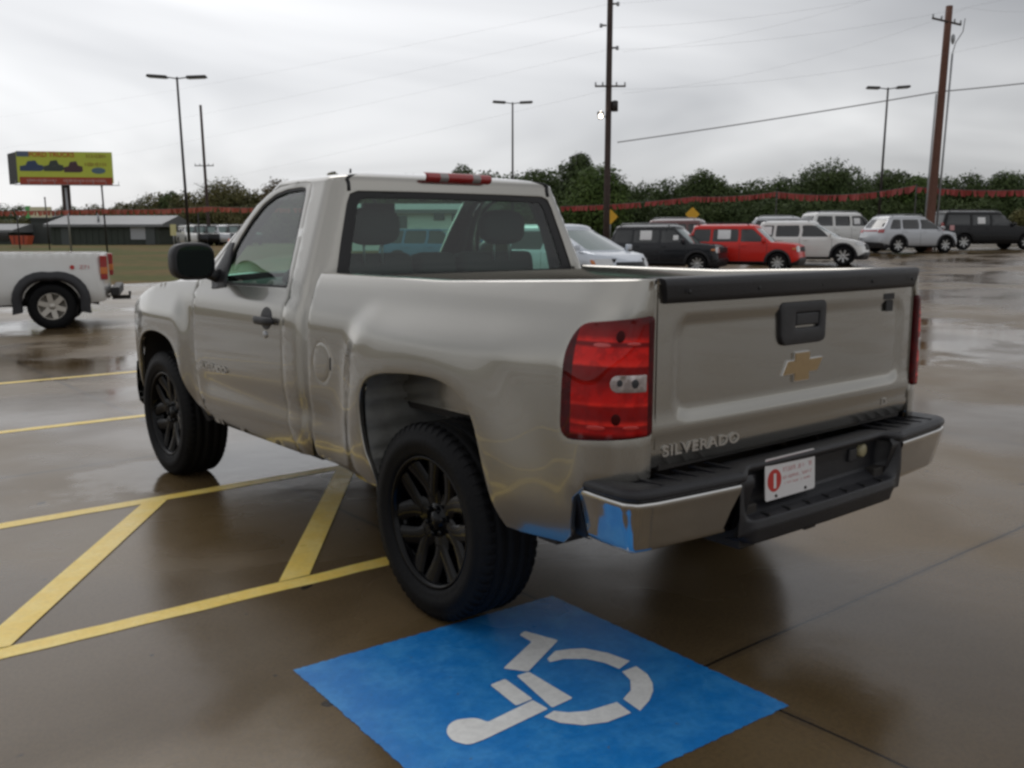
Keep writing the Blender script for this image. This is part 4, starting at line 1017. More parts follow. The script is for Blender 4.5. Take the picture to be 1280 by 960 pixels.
mb = MB(); mb.box((0, -1.055, .665), (1.72, .09, .11)); mb.build('bumper_gap_filler', 'under', truck)  # dark box added to close off bright ground in the tailgate gap
for sx in (-1, 1):
    mb = MB(); mb.box((sx*.86, -.70, .55), (.16, .10, .10)); mb.build('bumper_bracket', 'under', truck)
# mud / jacking bracket that hangs below the sill ahead of the rear wheel (pale)
# ---- interior
mb = MB()
def seat(cx, w):
    for k in range(2): pass
    s = MB(); s.box((cx, 1.62, .90), (w, .52, .16)); s.box((cx, 1.33, 1.17), (w, .15, .56), Matrix.Rotation(R(-9), 3, 'X')); o = s.build('seat', 'cloth', truck, bevel=.045)
    return o
for cx, w in ((-.43, .54), (0, .26), (.43, .54)): 
    st = seat(cx, w)
    if abs(cx) > .1:
        h = MB()
        def hr(u, v):
            a = 2*math.pi*u; b = -math.pi/2+math.pi*v; n = 3.0
            f = lambda q: math.copysign(abs(q)**(2/n), q)
            return (cx+.155*f(math.cos(b))*f(math.cos(a)), 1.275+.055*f(math.cos(b))*f(math.sin(a)), 1.590+.098*f(math.sin(b)))
        h.grid(hr, 36, 20); hr_ = h.build('headrest', 'cloth', st)
        for k in (-1, 1):
            h = MB(); h.tube([(cx+k*.055, 1.275, 1.52), (cx+k*.055, 1.28, 1.40)], .007, 8); h.build('headrest_post', 'galv', hr_)
mb = MB(); mb.grid(lambda u, v: ((2*v-1)*.86, [2.55, 2.30, 2.16, 2.10, 2.12, 2.22][min(5, int(u*5.01))]+0*u, [1.26, 1.275, 1.25, 1.19, 1.05, .78][min(5, int(u*5.01))]+.02*math.exp(-((2*v-1+.5)/.22)**2)), 5, 20); mb.build('dashboard', 'interior', truck)
mb = MB()
sw = [(-.43+.185*math.cos(a), 1.98+.05*math.sin(a)*1.0, 1.20+.175*math.sin(a)) for a in np.linspace(0, 2*math.pi, 37)]
mb.tube(sw, .016, 8, False); mb.tube([(-.43, 1.98, 1.20), (-.43, 2.12, 1.12)], .03, 10); mb.box((-.43, 1.985, 1.19), (.30, .03, .07)); mb.build('steering_wheel', 'interior', truck)
for sx in (-1, 1):
    mb = MB(); mb.box((sx*.875, 1.85, 1.0), (.04, 1.12, .50)); mb.build('door_card', 'interior', truck, bevel=.015)
mb = MB(); mb.grid(lambda u, v: ((2*u-1)*.60, 1.20+.72*v, 1.825+.02*(1-(2*u-1)**2)), 10, 4); mb.build('headliner', mat('grey_headliner', (.14, .14, .135), .9), truck)
mb = MB(); mb.box((0, 1.93, 1.70), (.22, .03, .065)); mb.tube([(0, 1.95, 1.72), (0, 1.99, 1.78)], .01, 8); mb.build('rear_view_mirror', 'seal', truck, bevel=.01)
for sx in (-1, 1):
    mb = MB(); mb.tube([(sx*.70, 1.28, 1.72), (sx*.80, 1.28, 1.45), (sx*.85, 1.28, 1.25), (sx*.78, 1.3, .95)], [.025, .022, .022, .02], 6); mb.build('seat_belt', 'interior', truck)
# wipers parked on the windscreen
for k, (xa, xb) in enumerate(((-.55, .02), (.10, .62))):
    mb = MB(); p = lambda x, z: tuple(np.array(cabP(*cabP.front(x, z)))*np.array([-1 if x > 0 else 1, 1, 1])+np.array([0, .018, .012]))
    mb.tube([p(xa, 1.285), p((xa+xb)/2, 1.30), p(xb, 1.315)], .008, 6); mb.build('wiper', 'seal', truck)

# ================================================================== the other vehicles
def wheel_mesh(rw, rr, wd, spokes=5, sw=.10):
    t = MB(); k = rw
    t.lathe([(-wd/2+.02, rr), (-wd/2, rr+.03), (-wd/2, k-.05), (-wd/2+.03, k-.008), (0, k), (wd/2-.03, k-.008), (wd/2, k-.05), (wd/2, rr+.02), (wd/2-.015, rr)], 'x', 36)
    r = MB(); r.lathe([(wd/2-.10, .0001), (wd/2-.10, rr-.03), (wd/2-.02, rr-.01), (wd/2-.005, rr), (wd/2-.02, rr+.004)], 'x', 32)
    s = MB()
    for i in range(spokes):
        a = 2*math.pi*i/spokes+.3
        def P(rad, off, x): return (x, rad*math.cos(a)-off*math.sin(a), rad*math.sin(a)+off*math.cos(a))
        V = [P(.03, -sw*.5, wd/2-.03), P(.03, sw*.5, wd/2-.03), P(rr-.01, sw*.42, wd/2-.015), P(rr-.01, -sw*.42, wd/2-.015), P(.03, -sw*.5, wd/2-.08), P(.03, sw*.5, wd/2-.08), P(rr-.01, sw*.42, wd/2-.08), P(rr-.01, -sw*.42, wd/2-.08)]
        s.add(V, [(0, 1, 2, 3), (0, 3, 7, 4), (1, 2, 6, 5), (2, 3, 7, 6)], False)
    s.lathe([(wd/2-.03, .055), (wd/2-.012, .05), (wd/2-.010, .0001)], 'x', 16)
    return t, r, s
def build_car(name, label, cat, group, px=None, D=None, heading=0.0, spec=None, loc=None, bottom=None):
    """spec lengths in metres; y runs forward from the rear bumper (0) to the nose (L); heading is the world angle of the car's nose from +Y"""
    S = spec; Lc, W, H = S['L'], S['W'], S['H']; rw = S.get('rw', .36); yr, yf_ = S['ro'], S['L']-S['fo']
    paint = S['paint']; gc = S.get('gc', .24)
    root = empty(name, (0, 0, 0), 0, label, cat, group)
    ztop = lin(*S['top'])                           # height of the lower body along y
    zr = lin(*S['rear']); zf = lin(*S['nose'])      # how the tail and the nose lean with height
    wf = lambda z: W/2*float(np.interp(z, [gc, gc+.12, .62, .85, 1.10, 1.35], [.93, .985, 1.0, .995, .965, .93]))
    Pl = Plan(wf, lambda z: zr(z), lambda z: Lc-zf(z), rb=S.get('rb', .16), rf=S.get('rf', .28), bowb=.05, bowf=S.get('bf', .14), zref=.7, n=2.3)
    step = S.get('step', .11)
    nS = 60; arr = []
    for k in range(nS+1):
        t_ = Pl.S*k/nS; y = Pl(t_, .8)[1]; arr.append((t_, ztop(y)))
    def arch(yc):
        o = []; r = rw*1.16; s0 = Pl.side(yc-r, gc)[0]; s1 = Pl.side(yc+r, gc)[0]
        for k in range(13):
            a = math.pi*k/12; y = yc-r*math.cos(a); z = rw+r*math.sin(a)*(1.0 if math.sin(a) < .9 else 1.0); o.append((Pl.side(y, max(z, gc))[0], max(z, gc)))
        return [(o[0][0], gc)]+o+[(o[-1][0], gc)]
    outer = [(0, gc+.06)]+[(Pl.c[1], gc+.04)]+arch(yr)+arch(yf_)+[(Pl.c[4], gc+.03), (Pl.S, gc+.05)]+arr[::-1]
    mb = MB()
    for mir in (False, True): panel(mb, Pl, outer, [], step, .03, .006, mirror=mir)
    # deck: closes the lower body between its two top edges
    def deck(u, v):
        t_ = Pl.S*u; y = Pl(t_, .8)[1]; z = ztop(y); p = Pl(t_, z); x = p[0]*(1-2*v); e = abs(1-2*v)
        return (x, p[1]+0*e, z+S.get('crown', .035)*(1-e**2.4)*min(1, 6*u, 6*(1-u)))
    mb.grid(deck, 60, 12)
    body = mb.build('body', paint, root)
    if 'clad' in S:
        mb = MB()
        ch = S.get('cladh', .14); a1, a2 = arch(yr), arch(yf_)
        lo = [(0, gc)]+[(Pl.c[1], gc-.01)]+[(p[0], p[1]-.0) for p in a1]+[(p[0], p[1]) for p in a2]+[(Pl.c[4], gc-.01), (Pl.S, gc)]
        def gr(A): 
            c = (A[1][0]+A[-2][0])/2; return [(c+(p[0]-c)*1.17, rw+(p[1]-rw)*1.17) for p in A[1:-1]]
        hi = [(Pl.S, gc+.28), (Pl.c[4], gc+.26)]+gr(a2)[::-1]+[(gr(a2)[0][0]-.03, gc+ch), (gr(a1)[-1][0]+.03, gc+ch)]+gr(a1)[::-1]+[(Pl.c[1], gc+.24), (0, gc+.26)]
        for mir in (False, True): panel(mb, Pl, lo+hi, [], step, .02, .006, lift=.012, mirror=mir)
        mb.build('cladding', S['clad'], root)
    # dark underside and wheel wells
    mb = MB(); mb.box((0, Lc/2, gc+.10), (W*.80, Lc*.92, .12)); mb.box((0, Lc/2, .62), (W*.62, Lc*.88, .5)); 
    mb.build('underside', 'under', root)
    # greenhouse
    G = S['cab']      # dict yb0 yb1 yf0 yf1 z0 z1 (z1: roof edge), tum
    z0, z1 = G['z0'], G['z1']; tum = G.get('tum', .80)
    Gp = Plan(lambda z: W/2*float(np.interp(z, [z0-.05, z0, z1], [.95, .93, tum])), lambda z: float(np.interp(z, [z0, z1], [G['yb0'], G['yb1']])), lambda z: float(np.interp(z, [z0, z1], [G['yf0'], G['yf1']])),
              rb=.10, rf=.09, bowb=G.get('bb', .05), bowf=G.get('bfw', .16), zref=(z0+z1)/2, n=2.3)
    mb = MB(); zb = z0-.10
    wins = []
    for ya, yb_, top_a, top_b in G['wins']:    # bottom y's and top y's
        P = [(ya, z0+.03), (yb_, z0+.03), (top_b, z1-.05), (top_a, z1-.05)]
        wins.append([Gp.side(y, z) for y, z in roundpoly(P, .06, 3)])
    rwn = [(0, z0+.08)]+[Gp.rear(x*W/2, z) for x, z in ((.62, z0+.08), (.72, z0+.13), (.64, z1-.07), (.58, z1-.04))]+[(0, z1-.04)]
    fwn = [(Gp.S, z0+.03)]+[Gp.front(x*W/2, z) for x, z in ((.70, z0+.03), (.76, z0+.07), (.66, z1-.05), (.60, z1-.02))]+[(Gp.S, z1-.02)]
    outer = [(0, zb), (0, z0+.08)]+rwn[1:-1]+[(0, z1-.04), (0, z1), (Gp.S, z1), (Gp.S, z1-.02)]+fwn[1:-1][::-1]+[(Gp.S, z0+.03), (Gp.S, zb)]
    for mir in (False, True): panel(mb, Gp, outer, wins, step, .02, .004, mirror=mir)
    ym = (G['yb1']+.45, G['yf1']-.45)
    roof_grid(mb, Gp, z1-.001, H-z1, ysp=ym, nu=44, nv=8, n=2.3)
    cb = mb.build('cabin', S.get('cabpaint', paint), root)
    for i, wn in enumerate(wins):
        for mir in (False, True):
            mb = MB(); panel(mb, Gp, grow(wn, .005), [], step*1.4, .004, .001, lift=-.008, mirror=mir); mb.build('side_window', 'dark_glass' if i < len(wins)-S.get('clearn', 1) else 'screen_glass' if S.get('clearside') else 'dark_glass', cb)
    mb = MB()
    for mir in (False, True): panel(mb, Gp, rwn, [], step*1.4, 0, .001, lift=-.008, mirror=mir)
    mb.build('rear_window', 'dark_glass', cb)
    mb = MB()
    for mir in (False, True): panel(mb, Gp, fwn, [], step*1.4, 0, .001, lift=-.008, mirror=mir)
    mb.build('windscreen', 'screen_glass', cb)
    # wheels
    tm, rm, sm = wheel_mesh(rw, rw*S.get('rimk', .66), .23, S.get('spokes', 7), S.get('sw', .075))
    for sx in (-1, 1):
        for yc in (yr, yf_):
            T = Matrix.Translation((sx*(W/2-.135), yc, rw)) @ Matrix.Diagonal((sx, 1, 1, 1))
            w_ = rm.build('wheel', S.get('dish', 'under'), root, matrix=T); sm.build('rim', S.get('rim', 'alloy'), w_, matrix=T); tm.build('tyre', 'rubber', w_, matrix=T)
            mb = MB()
            r = rw*1.15; V = []
            for k in range(13):
                a = math.pi*k/12
                for xo in (W/2-.03, W/2-.36): V.append((sx*xo, yc-r*math.cos(a), rw+r*math.sin(a)))
            mb.add(V, [(2*k, 2*k+1, 2*k+3, 2*k+2) for k in range(12)]); mb.add([v for v in V[1::2]], [tuple(range(13))], False)
            mb.build('wheel_well', 'under', root)
    # lamps: patches on the body's own surface
    def patch(nm, poly, mt, lift=.012, mirrors=(False, True), par=None, st=.06):
        for mir in mirrors:
            q = MB(); panel(q, Pl, poly, [], st, .01, .003, lift=lift, mirror=mir); q.build(nm, mt, par or body)
    for nm, u0, u1, za, zb_, mt in S.get('lamps', ()):      # u: 0 rear centre .. 1 front centre as s metres from the nearer end
        a, b = (u0, u1) if u0 >= 0 else (Pl.S+u0, Pl.S+u1)
        patch(nm, roundpoly([(min(a, b), za), (max(a, b), za), (max(a, b), zb_), (min(a, b), zb_)], .03, 2), mt)
    for nm, y0, y1, za, zb_, mt in S.get('sidepatch', ()):
        patch(nm, roundpoly([Pl.side(y0, za), Pl.side(y1, za), Pl.side(y1, zb_), Pl.side(y0, zb_)], .015, 2), mt, .010)
    for y0, y1, za, zb_ in S.get('papers', ()):             # white paper notes on the right side glass
        q = MB(); panel(q, Gp, [Gp.side(y0, za), Gp.side(y1, za), Gp.side(y1, zb_), Gp.side(y0, zb_)], [], .1, .002, .001, lift=.003, mirror=S.get('paperside', 1) > 0); q.build('paper_notice', 'paper', cb)
    # door seams and handles
    for ys in S.get('seams', ()):
        for mir in (False, True):
            q = MB(); zt = ztop(ys)-.02; ps = [(ys, z) for z in np.linspace(gc+.10, zt, 8)]
            q.tube([(lambda p: (p[0]*(-1 if mir else 1)-0.000, p[1], p[2]))(Pl(*Pl.side(y, z))) for y, z in ps], .006, 4, False); q.build('door_seam', 'seal', body)
    for ys in S.get('handles', ()):
        for mir in (False, True):
            q = MB(); p = Pl(*Pl.side(ys, S.get('hz', .95))); q.box(((p[0]-.012)*(-1 if mir else 1), ys, p[2]), (.03, .18, .03)); q.build('door_handle', S.get('hmat', paint), body, bevel=.008)
    if S.get('mirrors', True):
        for mir in (1, -1):
            q = MB(); q.box((mir*(W/2+.06), G['yf0']-.35, z0+.09), (.20, .09, .15)); q.build('wing_mirror', S.get('mmat', paint), root, bevel=.03)
    if 'rails' in S:
        for sx in (-1, 1):
            q = MB(); xx = sx*W/2*(tum-.10); q.tube([(xx, G['yb1']+.22, H-.05), (xx, G['yb1']+.30, H+.03), (xx, (G['yb1']+G['yf1'])/2, H+.045), (xx, G['yf1']-.40, H+.03), (xx, G['yf1']-.30, H-.05)], .02, 6); q.build('roof_rail', S['rails'], root)
    for nm, x, y, z, dx_, dy_, dz_, mt in S.get('boxes', ()):
        q = MB(); q.box((x, y, z), (dx_, dy_, dz_)); q.build(nm, mt, root, bevel=min(dx_, dy_, dz_)*.25)
    # place: centre of the car over the photo column px at depth D
    if loc is None: loc = at(px, D)
    x, y, z = loc
    if bottom is not None: z = bottom
    a = -heading
    root.rotation_euler = (0, 0, a)
    root.location = (x+math.sin(a)*Lc/2, y-math.cos(a)*Lc/2, z)
    return root
def hd(adeg, side=1):
    """heading of a car facing right in the picture (side 1) or left (-1), turned adeg towards the viewer"""
    h = side*RH*math.cos(R(adeg))-FH*math.sin(R(adeg)); return math.atan2(h[0], h[1])

boxy = dict(L=4.23, W=1.80, H=1.69, rw=.345, ro=.80, fo=.85, gc=.26, top=[(0, .98), (.2, 1.02), (2.95, 1.05), (3.25, 1.03), (3.9, .98), (4.15, .90), (4.23, .80)],
            rear=[(.2, .06), (.5, 0), (.75, .02), (1.1, .08)], nose=[(.2, .10), (.45, 0), (.6, .04), (1.0, .10)], bf=.10, rf=.20, rb=.14, clad='black', cladh=.12,
            cab=dict(z0=1.03, z1=1.56, yb0=.10, yb1=.30, yf0=3.22, yf1=2.62, tum=.80, bfw=.10, wins=[(.30, .98, .42, 1.00), (1.06, 1.98, 1.08, 1.98), (2.06, 2.98, 2.06, 2.48)]),
            lamps=[('headlight', -.62, -.84, .72, .92, 'clearlens'), ('tail_light', .60, .78, .78, 1.0, 'redlens'), ('grille', -.001, -.56, .74, .90, 'seal')], sidepatch=[('turn_lamp', 3.86, 3.98, .80, .86, 'amber')],
            seams=(1.05, 2.05, 3.0), handles=(1.22, 2.2), hz=.93, rim='alloy', rails='seal', spokes=9, sw=.055, mmat=None)
def mk(base, **k):
    d = dict(base); d.update(k)
    if d.get('mmat') is None: d['mmat'] = d['paint']
    return d
GRP = 'vehicles parked across the far side of the lot'
sivA = build_car('compact_suv', 'charcoal boxy compact SUV with paper notices, between the silver minivan and the red SUV', 'suv', GRP, 836, 34, hd(25),
      mk(boxy, paint='graycar', papers=[(1.30, 1.72, 1.16, 1.48), (2.50, 2.68, 1.16, 1.32)], papers_=0, clearside=False, rails='galv'))
build_car('compact_suv', 'bright red boxy compact SUV with dark windows and black lower cladding', 'suv', GRP, 933, 34.5, hd(24),
      mk(boxy, paint='redcar', papers=[(1.25, 1.70, 1.16, 1.48)], mmat='redcar'))
van = dict(L=5.1, W=1.97, H=1.74, rw=.34, ro=1.05, fo=.95, gc=.22, top=[(0, 1.02), (.3, 1.05), (3.7, 1.06), (4.2, 1.03), (4.75, .93), (5.0, .80), (5.1, .70)],
           rear=[(.2, .08), (.5, 0), (1.1, .06)], nose=[(.2, .08), (.45, 0), (.7, .05), (1.0, .22)], bf=.26, rf=.34, rb=.16, paint='palesilver', rim='alloy',
           cab=dict(z0=1.04, z1=1.60, yb0=.08, yb1=.38, yf0=4.30, yf1=3.15, tum=.78, bfw=.22, wins=[(.35, 1.35, .50, 1.37), (1.45, 2.6, 1.45, 2.6), (2.7, 3.75, 2.7, 3.15)]),
           lamps=[('headlight', -.62, -1.05, .66, .86, 'clearlens'), ('turn_lamp', -1.06, -1.16, .70, .84, 'amber'), ('grille', -.001, -.56, .46, .78, 'seal'), ('tail_light', .75, .95, .85, 1.25, 'redlens')], sidepatch=[],
           seams=(1.4, 2.65, 3.8), handles=(1.6, 2.85), mmat='palesilver', hz=.98)
build_car('minivan', 'pale silver minivan nosing out from behind the pickup cab, sloping windscreen and amber turn lamp', 'minivan', GRP, 704, 25.5, hd(45), van)
cross = dict(L=4.65, W=1.87, H=1.72, rw=.37, ro=.98, fo=.92, gc=.24, top=[(0, 1.0), (.25, 1.06), (2.2, 1.07), (3.35, 1.04), (3.9, 1.0), (4.35, .90), (4.58, .76), (4.65, .62)],
             rear=[(.2, .06), (.5, 0), (.8, .03), (1.1, .12)], nose=[(.2, .08), (.45, 0), (.65, .04), (1.0, .20)], bf=.18, rf=.28, rb=.18, paint='white', rim='alloy', clad='black', cladh=.09,
             cab=dict(z0=1.06, z1=1.58, yb0=.15, yb1=.55, yf0=3.60, yf1=2.72, tum=.76, wins=[(.50, 1.10, .74, 1.14), (1.20, 2.08, 1.22, 2.08), (2.18, 3.18, 2.18, 2.70)]),
             lamps=[('headlight', -.52, -.98, .76, .90, 'clearlens'), ('tail_light', .55, .90, .82, 1.02, 'redlens'), ('grille', -.001, -.45, .60, .82, 'seal')], sidepatch=[], seams=(1.15, 2.12, 3.3), handles=(1.35, 2.35), rails='galv', mmat='white', hz=.97)
build_car('crossover', 'white crossover with a paper sheet in its rear side window, beside the red SUV', 'suv', GRP, 1010, 37.5, hd(23), mk(cross, papers=[(.62, 1.05, 1.17, 1.48)]))
big = dict(L=5.13, W=2.0, H=1.93, rw=.40, ro=1.15, fo=.98, gc=.30, top=[(0, 1.18), (3.5, 1.20), (3.9, 1.18), (4.9, 1.08), (5.1, .95), (5.13, .8)],
           rear=[(.2, .08), (.5, 0), (1.2, .06)], nose=[(.2, .06), (.5, 0), (.7, .05), (1.1, .10)], bf=.12, rf=.22, rb=.14, paint='white', rim='alloy', 
           cab=dict(z0=1.19, z1=1.78, yb0=.06, yb1=.34, yf0=3.78, yf1=3.05, tum=.80, wins=[(.28, 1.25, .46, 1.25), (1.38, 2.20, 1.38, 2.20), (2.32, 3.40, 2.32, 2.98)]),
           lamps=[('headlight', -.6, -.9, .75, 1.0, 'clearlens'), ('tail_light', .80, .97, .92, 1.36, 'redlens'), ('grille', -.001, -.55, .7, 1.0, 'chrome')], sidepatch=[], seams=(1.32, 2.26, 3.45), handles=(1.5, 2.45), rails='galv', mmat='white', hz=1.05, papers=[(2.42, 2.75, 1.32, 1.62)])
build_car('large_suv', 'big white full size SUV seen from its rear corner, left of the silver one', 'suv', GRP, 1059, 50, hd(-10), big)
sm = mk(cross, paint='silver', cabpaint='silver', L=4.45, lamps=[('headlight', -.52, -.98, .76, .90, 'clearlens'), ('tail_light', .55, .90, .92, 1.08, 'redlens'), ('lamp_bar', .001, .50, .98, 1.05, 'redlens')], mmat='silver', top=[(0, 1.0), (.25, 1.06), (2.2, 1.07), (3.2, 1.04), (3.7, 1.0), (4.15, .90), (4.38, .76), (4.45, .62)])
build_car('small_suv', 'small silver SUV seen from its rear corner between the white and the black large SUVs', 'suv', GRP, 1137, 45, hd(-15), sm)
lb = mk(big, L=5.6, H=1.97, paint='blackcar', mmat='blackcar', rails='seal', ro=1.25, fo=1.0, top=[(0, 1.18), (3.8, 1.20), (4.3, 1.18), (5.3, 1.08), (5.55, .95), (5.6, .8)],
        cab=dict(z0=1.19, z1=1.80, yb0=.06, yb1=.30, yf0=4.20, yf1=3.45, tum=.82, wins=[(.28, 1.55, .42, 1.55), (1.68, 2.60, 1.68, 2.60), (2.72, 3.82, 2.72, 3.38)]), papers=[(1.95, 2.35, 1.30, 1.62)], seams=(1.6, 2.65, 3.85),
        boxes=[('number_plate', .0, -.02, .80, .40, .02, .16, 'paper')], sidepatch=[('side_sticker', .45, .68, .98, 1.22, 'pink_print')])
build_car('large_suv', 'long black SUV with bright silver wheels at the right end of the parked row', 'suv', GRP, 1228, 49, hd(-6), lb)
# roofs showing behind the first row
build_car('suv', 'maroon SUV with a wet shining roof showing over the charcoal SUV', 'suv', GRP, 866, 41, hd(22), mk(boxy, paint='maroon', rails='galv', mmat='maroon', H=1.74, papers=[(2.3, 2.55, 1.2, 1.45)]))
build_car('station_wagon', 'pale silver car whose roof shows behind the white crossover', 'car', GRP, 990, 47, hd(22), mk(cross, paint='silver', mmat='silver', papers=[]))
# old white pickup at the left edge, facing left
pk = dict(L=5.75, W=1.96, H=1.86, rw=.385, ro=.86, fo=.95, gc=.42, step_=0, top=[(0, 1.235), (2.35, 1.245), (2.45, 1.24), (4.0, 1.20), (4.2, 1.18), (5.5, 1.08), (5.7, .95), (5.75, .85)],
          rear=[(.3, .02), (.55, 0), (1.3, .04)], nose=[(.2, .06), (.5, 0), (.7, .04), (1.1, .06)], bf=.06, rf=.16, rb=.07, paint='white', rim='tan_alloy', crown=.0, spokes=6, sw=.09, rimk=.56, dish='tan_alloy',
          cab=dict(z0=1.22, z1=1.70, yb0=2.42, yb1=2.50, yf0=4.25, yf1=3.55, tum=.80, bb=.02, wins=[(2.62, 3.85, 2.66, 3.50)]), step=.08,
          lamps=[('headlight', -.55, -.85, .75, .98, 'clearlens')], sidepatch=[('side_trim', 1.75, 5.0, .66, .71, 'graycar')], seams=(2.52, 3.9), handles=(2.75,), mmat='seal', hz=1.05, papers=[])
pkr = build_car('old_pickup', 'old white pickup truck with black wheel arch flares and dusty alloy wheels', 'pickup truck', None, heading=hd(20, -1), spec=pk, loc=(0, 0, 0))
# its fender flares, tail lamps, bumper and hitch in the truck's own frame
for sx in (-1, 1):
    for yc in (pk['ro'], pk['L']-pk['fo']):
        q = MB(); V = []
        for k in range(19):
            a = R(-12)+(math.pi+R(24))*k/18
            for r_, xo in ((.425, .965), (.43, 1.035), (.48, 1.045), (.56, 1.030), (.58, .975)):
                rz = r_*(1+.10*abs(math.sin(2*a))); V.append((sx*xo, yc-rz*math.cos(a), .385+rz*.97*math.sin(a)))
        q.add(V, [(i*5+j, (i+1)*5+j, (i+1)*5+j+1, i*5+j+1) for i in range(18) for j in range(4)]); q.build('wheel_arch_flare', 'black', pkr)
    q = MB(); q.box((sx*.925, .045, 1.01), (.12, .11, .40)); tl = q.build('tail_light', 'redlens', pkr, bevel=.02)
    q = MB(); q.box((sx*.925, .043, .96), (.124, .114, .12)); q.build('turn_lens', 'amber', tl, bevel=.012)
q = MB(); q.box((0, -.10, .60), (1.75, .14, .16)); q.build('rear_bumper', 'seal', pkr, bevel=.03)
q = MB(); q.box((0, -.16, .46), (.07, .30, .07)); q.tube([(0, -.30, .48), (0, -.30, .56)], [.015, .025], 8); q.build('tow_hitch', 'under', pkr)
q = MB(); q.add([(-.984, .40+.24*k, .985+.001*i) for k in (0, 1) for i in (0, 1)], [(0, 1, 3, 2)]); 
q = MB(); q.prism([(.52+.035*math.cos(a), 1.02+.035*math.sin(a)) for a in np.linspace(0, 2*math.pi, 16, endpoint=False)], lambda a, b, d: (-.978-d, a, b), 0, .004); q.build('round_decal', 'red_print', pkr)
q = MB(); add_text(q, 'Z71', .085, .002, lambda x, y, z: (-.979-z, .33-x, 1.02+y), .001, 1.2); q.build('decal_text', 'pink_print', pkr)
# rear wheel centre under photo column 66 at depth 16.4
wx, wy, wz = at(59, 15.5); a = -hd(20, -1)
c_, s_ = math.cos(a), math.sin(a); lx, ly = -.9, pk['ro']
pkr.rotation_euler = (0, 0, a); pkr.location = (wx-(c_*lx-s_*ly), wy-(s_*lx+c_*ly), 0.0)

# ================================================================== poles, lamps, wires
def pole_light(label, px, D, py_top, reach, rot=0.0, lean=0.0):
    x, y, z = at(px, D); h = hgt(py_top, D)-z
    r = empty('lamp_post', (x, y, z), -YAW+rot, label, 'lamp post', 'twin headed lamp posts round the lot')
    q = MB(); q.lathe([(-.3, .30), (.55, .30), (.62, .27), (.62, .0001)], 'z', 20); q.build('concrete_foot', mat('foot_concrete', (.30, .28, .25), .8), r)
    q = MB(); q.box((0, 0, .65), (.28, .28, .06)); q.tube([(0, 0, .6), (lean*h*.5, 0, h*.5), (lean*h, 0, h)], [.085, .07, .055], 12); q.build('pole', 'steel_pole', r)
    for sx in (-1, 1):
        q = MB(); q.tube([(lean*h, 0, h-.08), (lean*h+sx*.45, 0, h-.02)], .03, 8); a = q.build('arm', 'steel_pole', r)
        q = MB(); q.box((lean*h+sx*(.45+reach/2), 0, h+.02), (reach, .42, .12), Matrix.Rotation(-sx*R(3), 3, 'Y'), .9); hd_ = q.build('lamp_head', 'steel_pole', a, bevel=.02)
        q = MB(); q.box((lean*h+sx*(.45+reach/2), 0, h-.05), (reach*.8, .34, .03), Matrix.Rotation(-sx*R(3), 3, 'Y')); q.build('lamp_lens', 'galv', hd_)
    return r
pole_light('tall dark lamp post with two flat heads rising behind the pickup mirror', 236.5, 50, 96, 1.05, R(6), -.020)
pole_light('slim lamp post whose twin heads show over the pickup roof', 641, 66, 128, .92, R(4), 0)
pole_light('dark lamp post with twin heads standing behind the large white SUV', 1097, 58, 110, .80, R(-8), .012)

poles = {}
def util_pole(key, label, px, D, py_top, rad, mt, lean=0.0, arms=(), top=None):
    x, y, z = at(px, D); h = (hgt(py_top, D)-z) if top is None else top
    r = empty('utility_pole', (x, y, z), -YAW, label, 'utility pole', None)
    q = MB(); q.tube([(lean*h*t, 0, -0.5+(h+.5)*t) for t in np.linspace(0, 1, 7)], [rad*(1.12-.30*t) for t in np.linspace(0, 1, 7)], 14); sh = q.build('shaft', mt, r)
    poles[key] = (r, x, y, z, h, lean)
    for (zz, xa, xb, tilt) in arms:
        zz_ = zz if zz > 0 else h+zz
        q = MB(); cx_ = lean*zz_; q.tube([(cx_+xa, -.12, zz_-tilt*xa), (cx_+xb, -.12, zz_-tilt*xb)], .05, 6); ar = q.build('crossarm', 'wood_pole', r)
        for xx in (xa*.95, xa*.45, xb*.45, xb*.95):
            q = MB(); q.lathe([(0, .02), (.04, .05), (.08, .03), (.12, .05), (.17, .02), (.17, .0001)], 'z', 10, (cx_+xx, -.12, zz_-tilt*xx+.04)); q.build('insulator', 'galv', ar)
    return r
def wpos(key, dx, hz):
    r, x, y, z, h, lean = poles[key]; c, s_ = math.cos(-YAW), math.sin(-YAW); lx = dx+lean*hz
    return (x+c*lx, y+s_*lx, z+hz)
u1 = util_pole('far', 'thin far utility pole right of the tall lamp post', 262, 92, 131, .14, 'wood_pole', -.018, arms=[(-5.6, -.9, .9, 0)])
u2 = util_pole('mid', 'tall dark utility pole running out of the top of the picture, with a lit floodlight', 758, 50, -260, .155, 'wood_pole', 0.002, arms=[(hgt(112, 50)-.55, -.72, .85, 0)])
u3 = util_pole('near', 'reddish wooden utility pole with steel conduits behind the small silver SUV', 1161, 47, 8, .195, 'wood_red', .022, arms=[(-.75, -.82, .58, .22)])
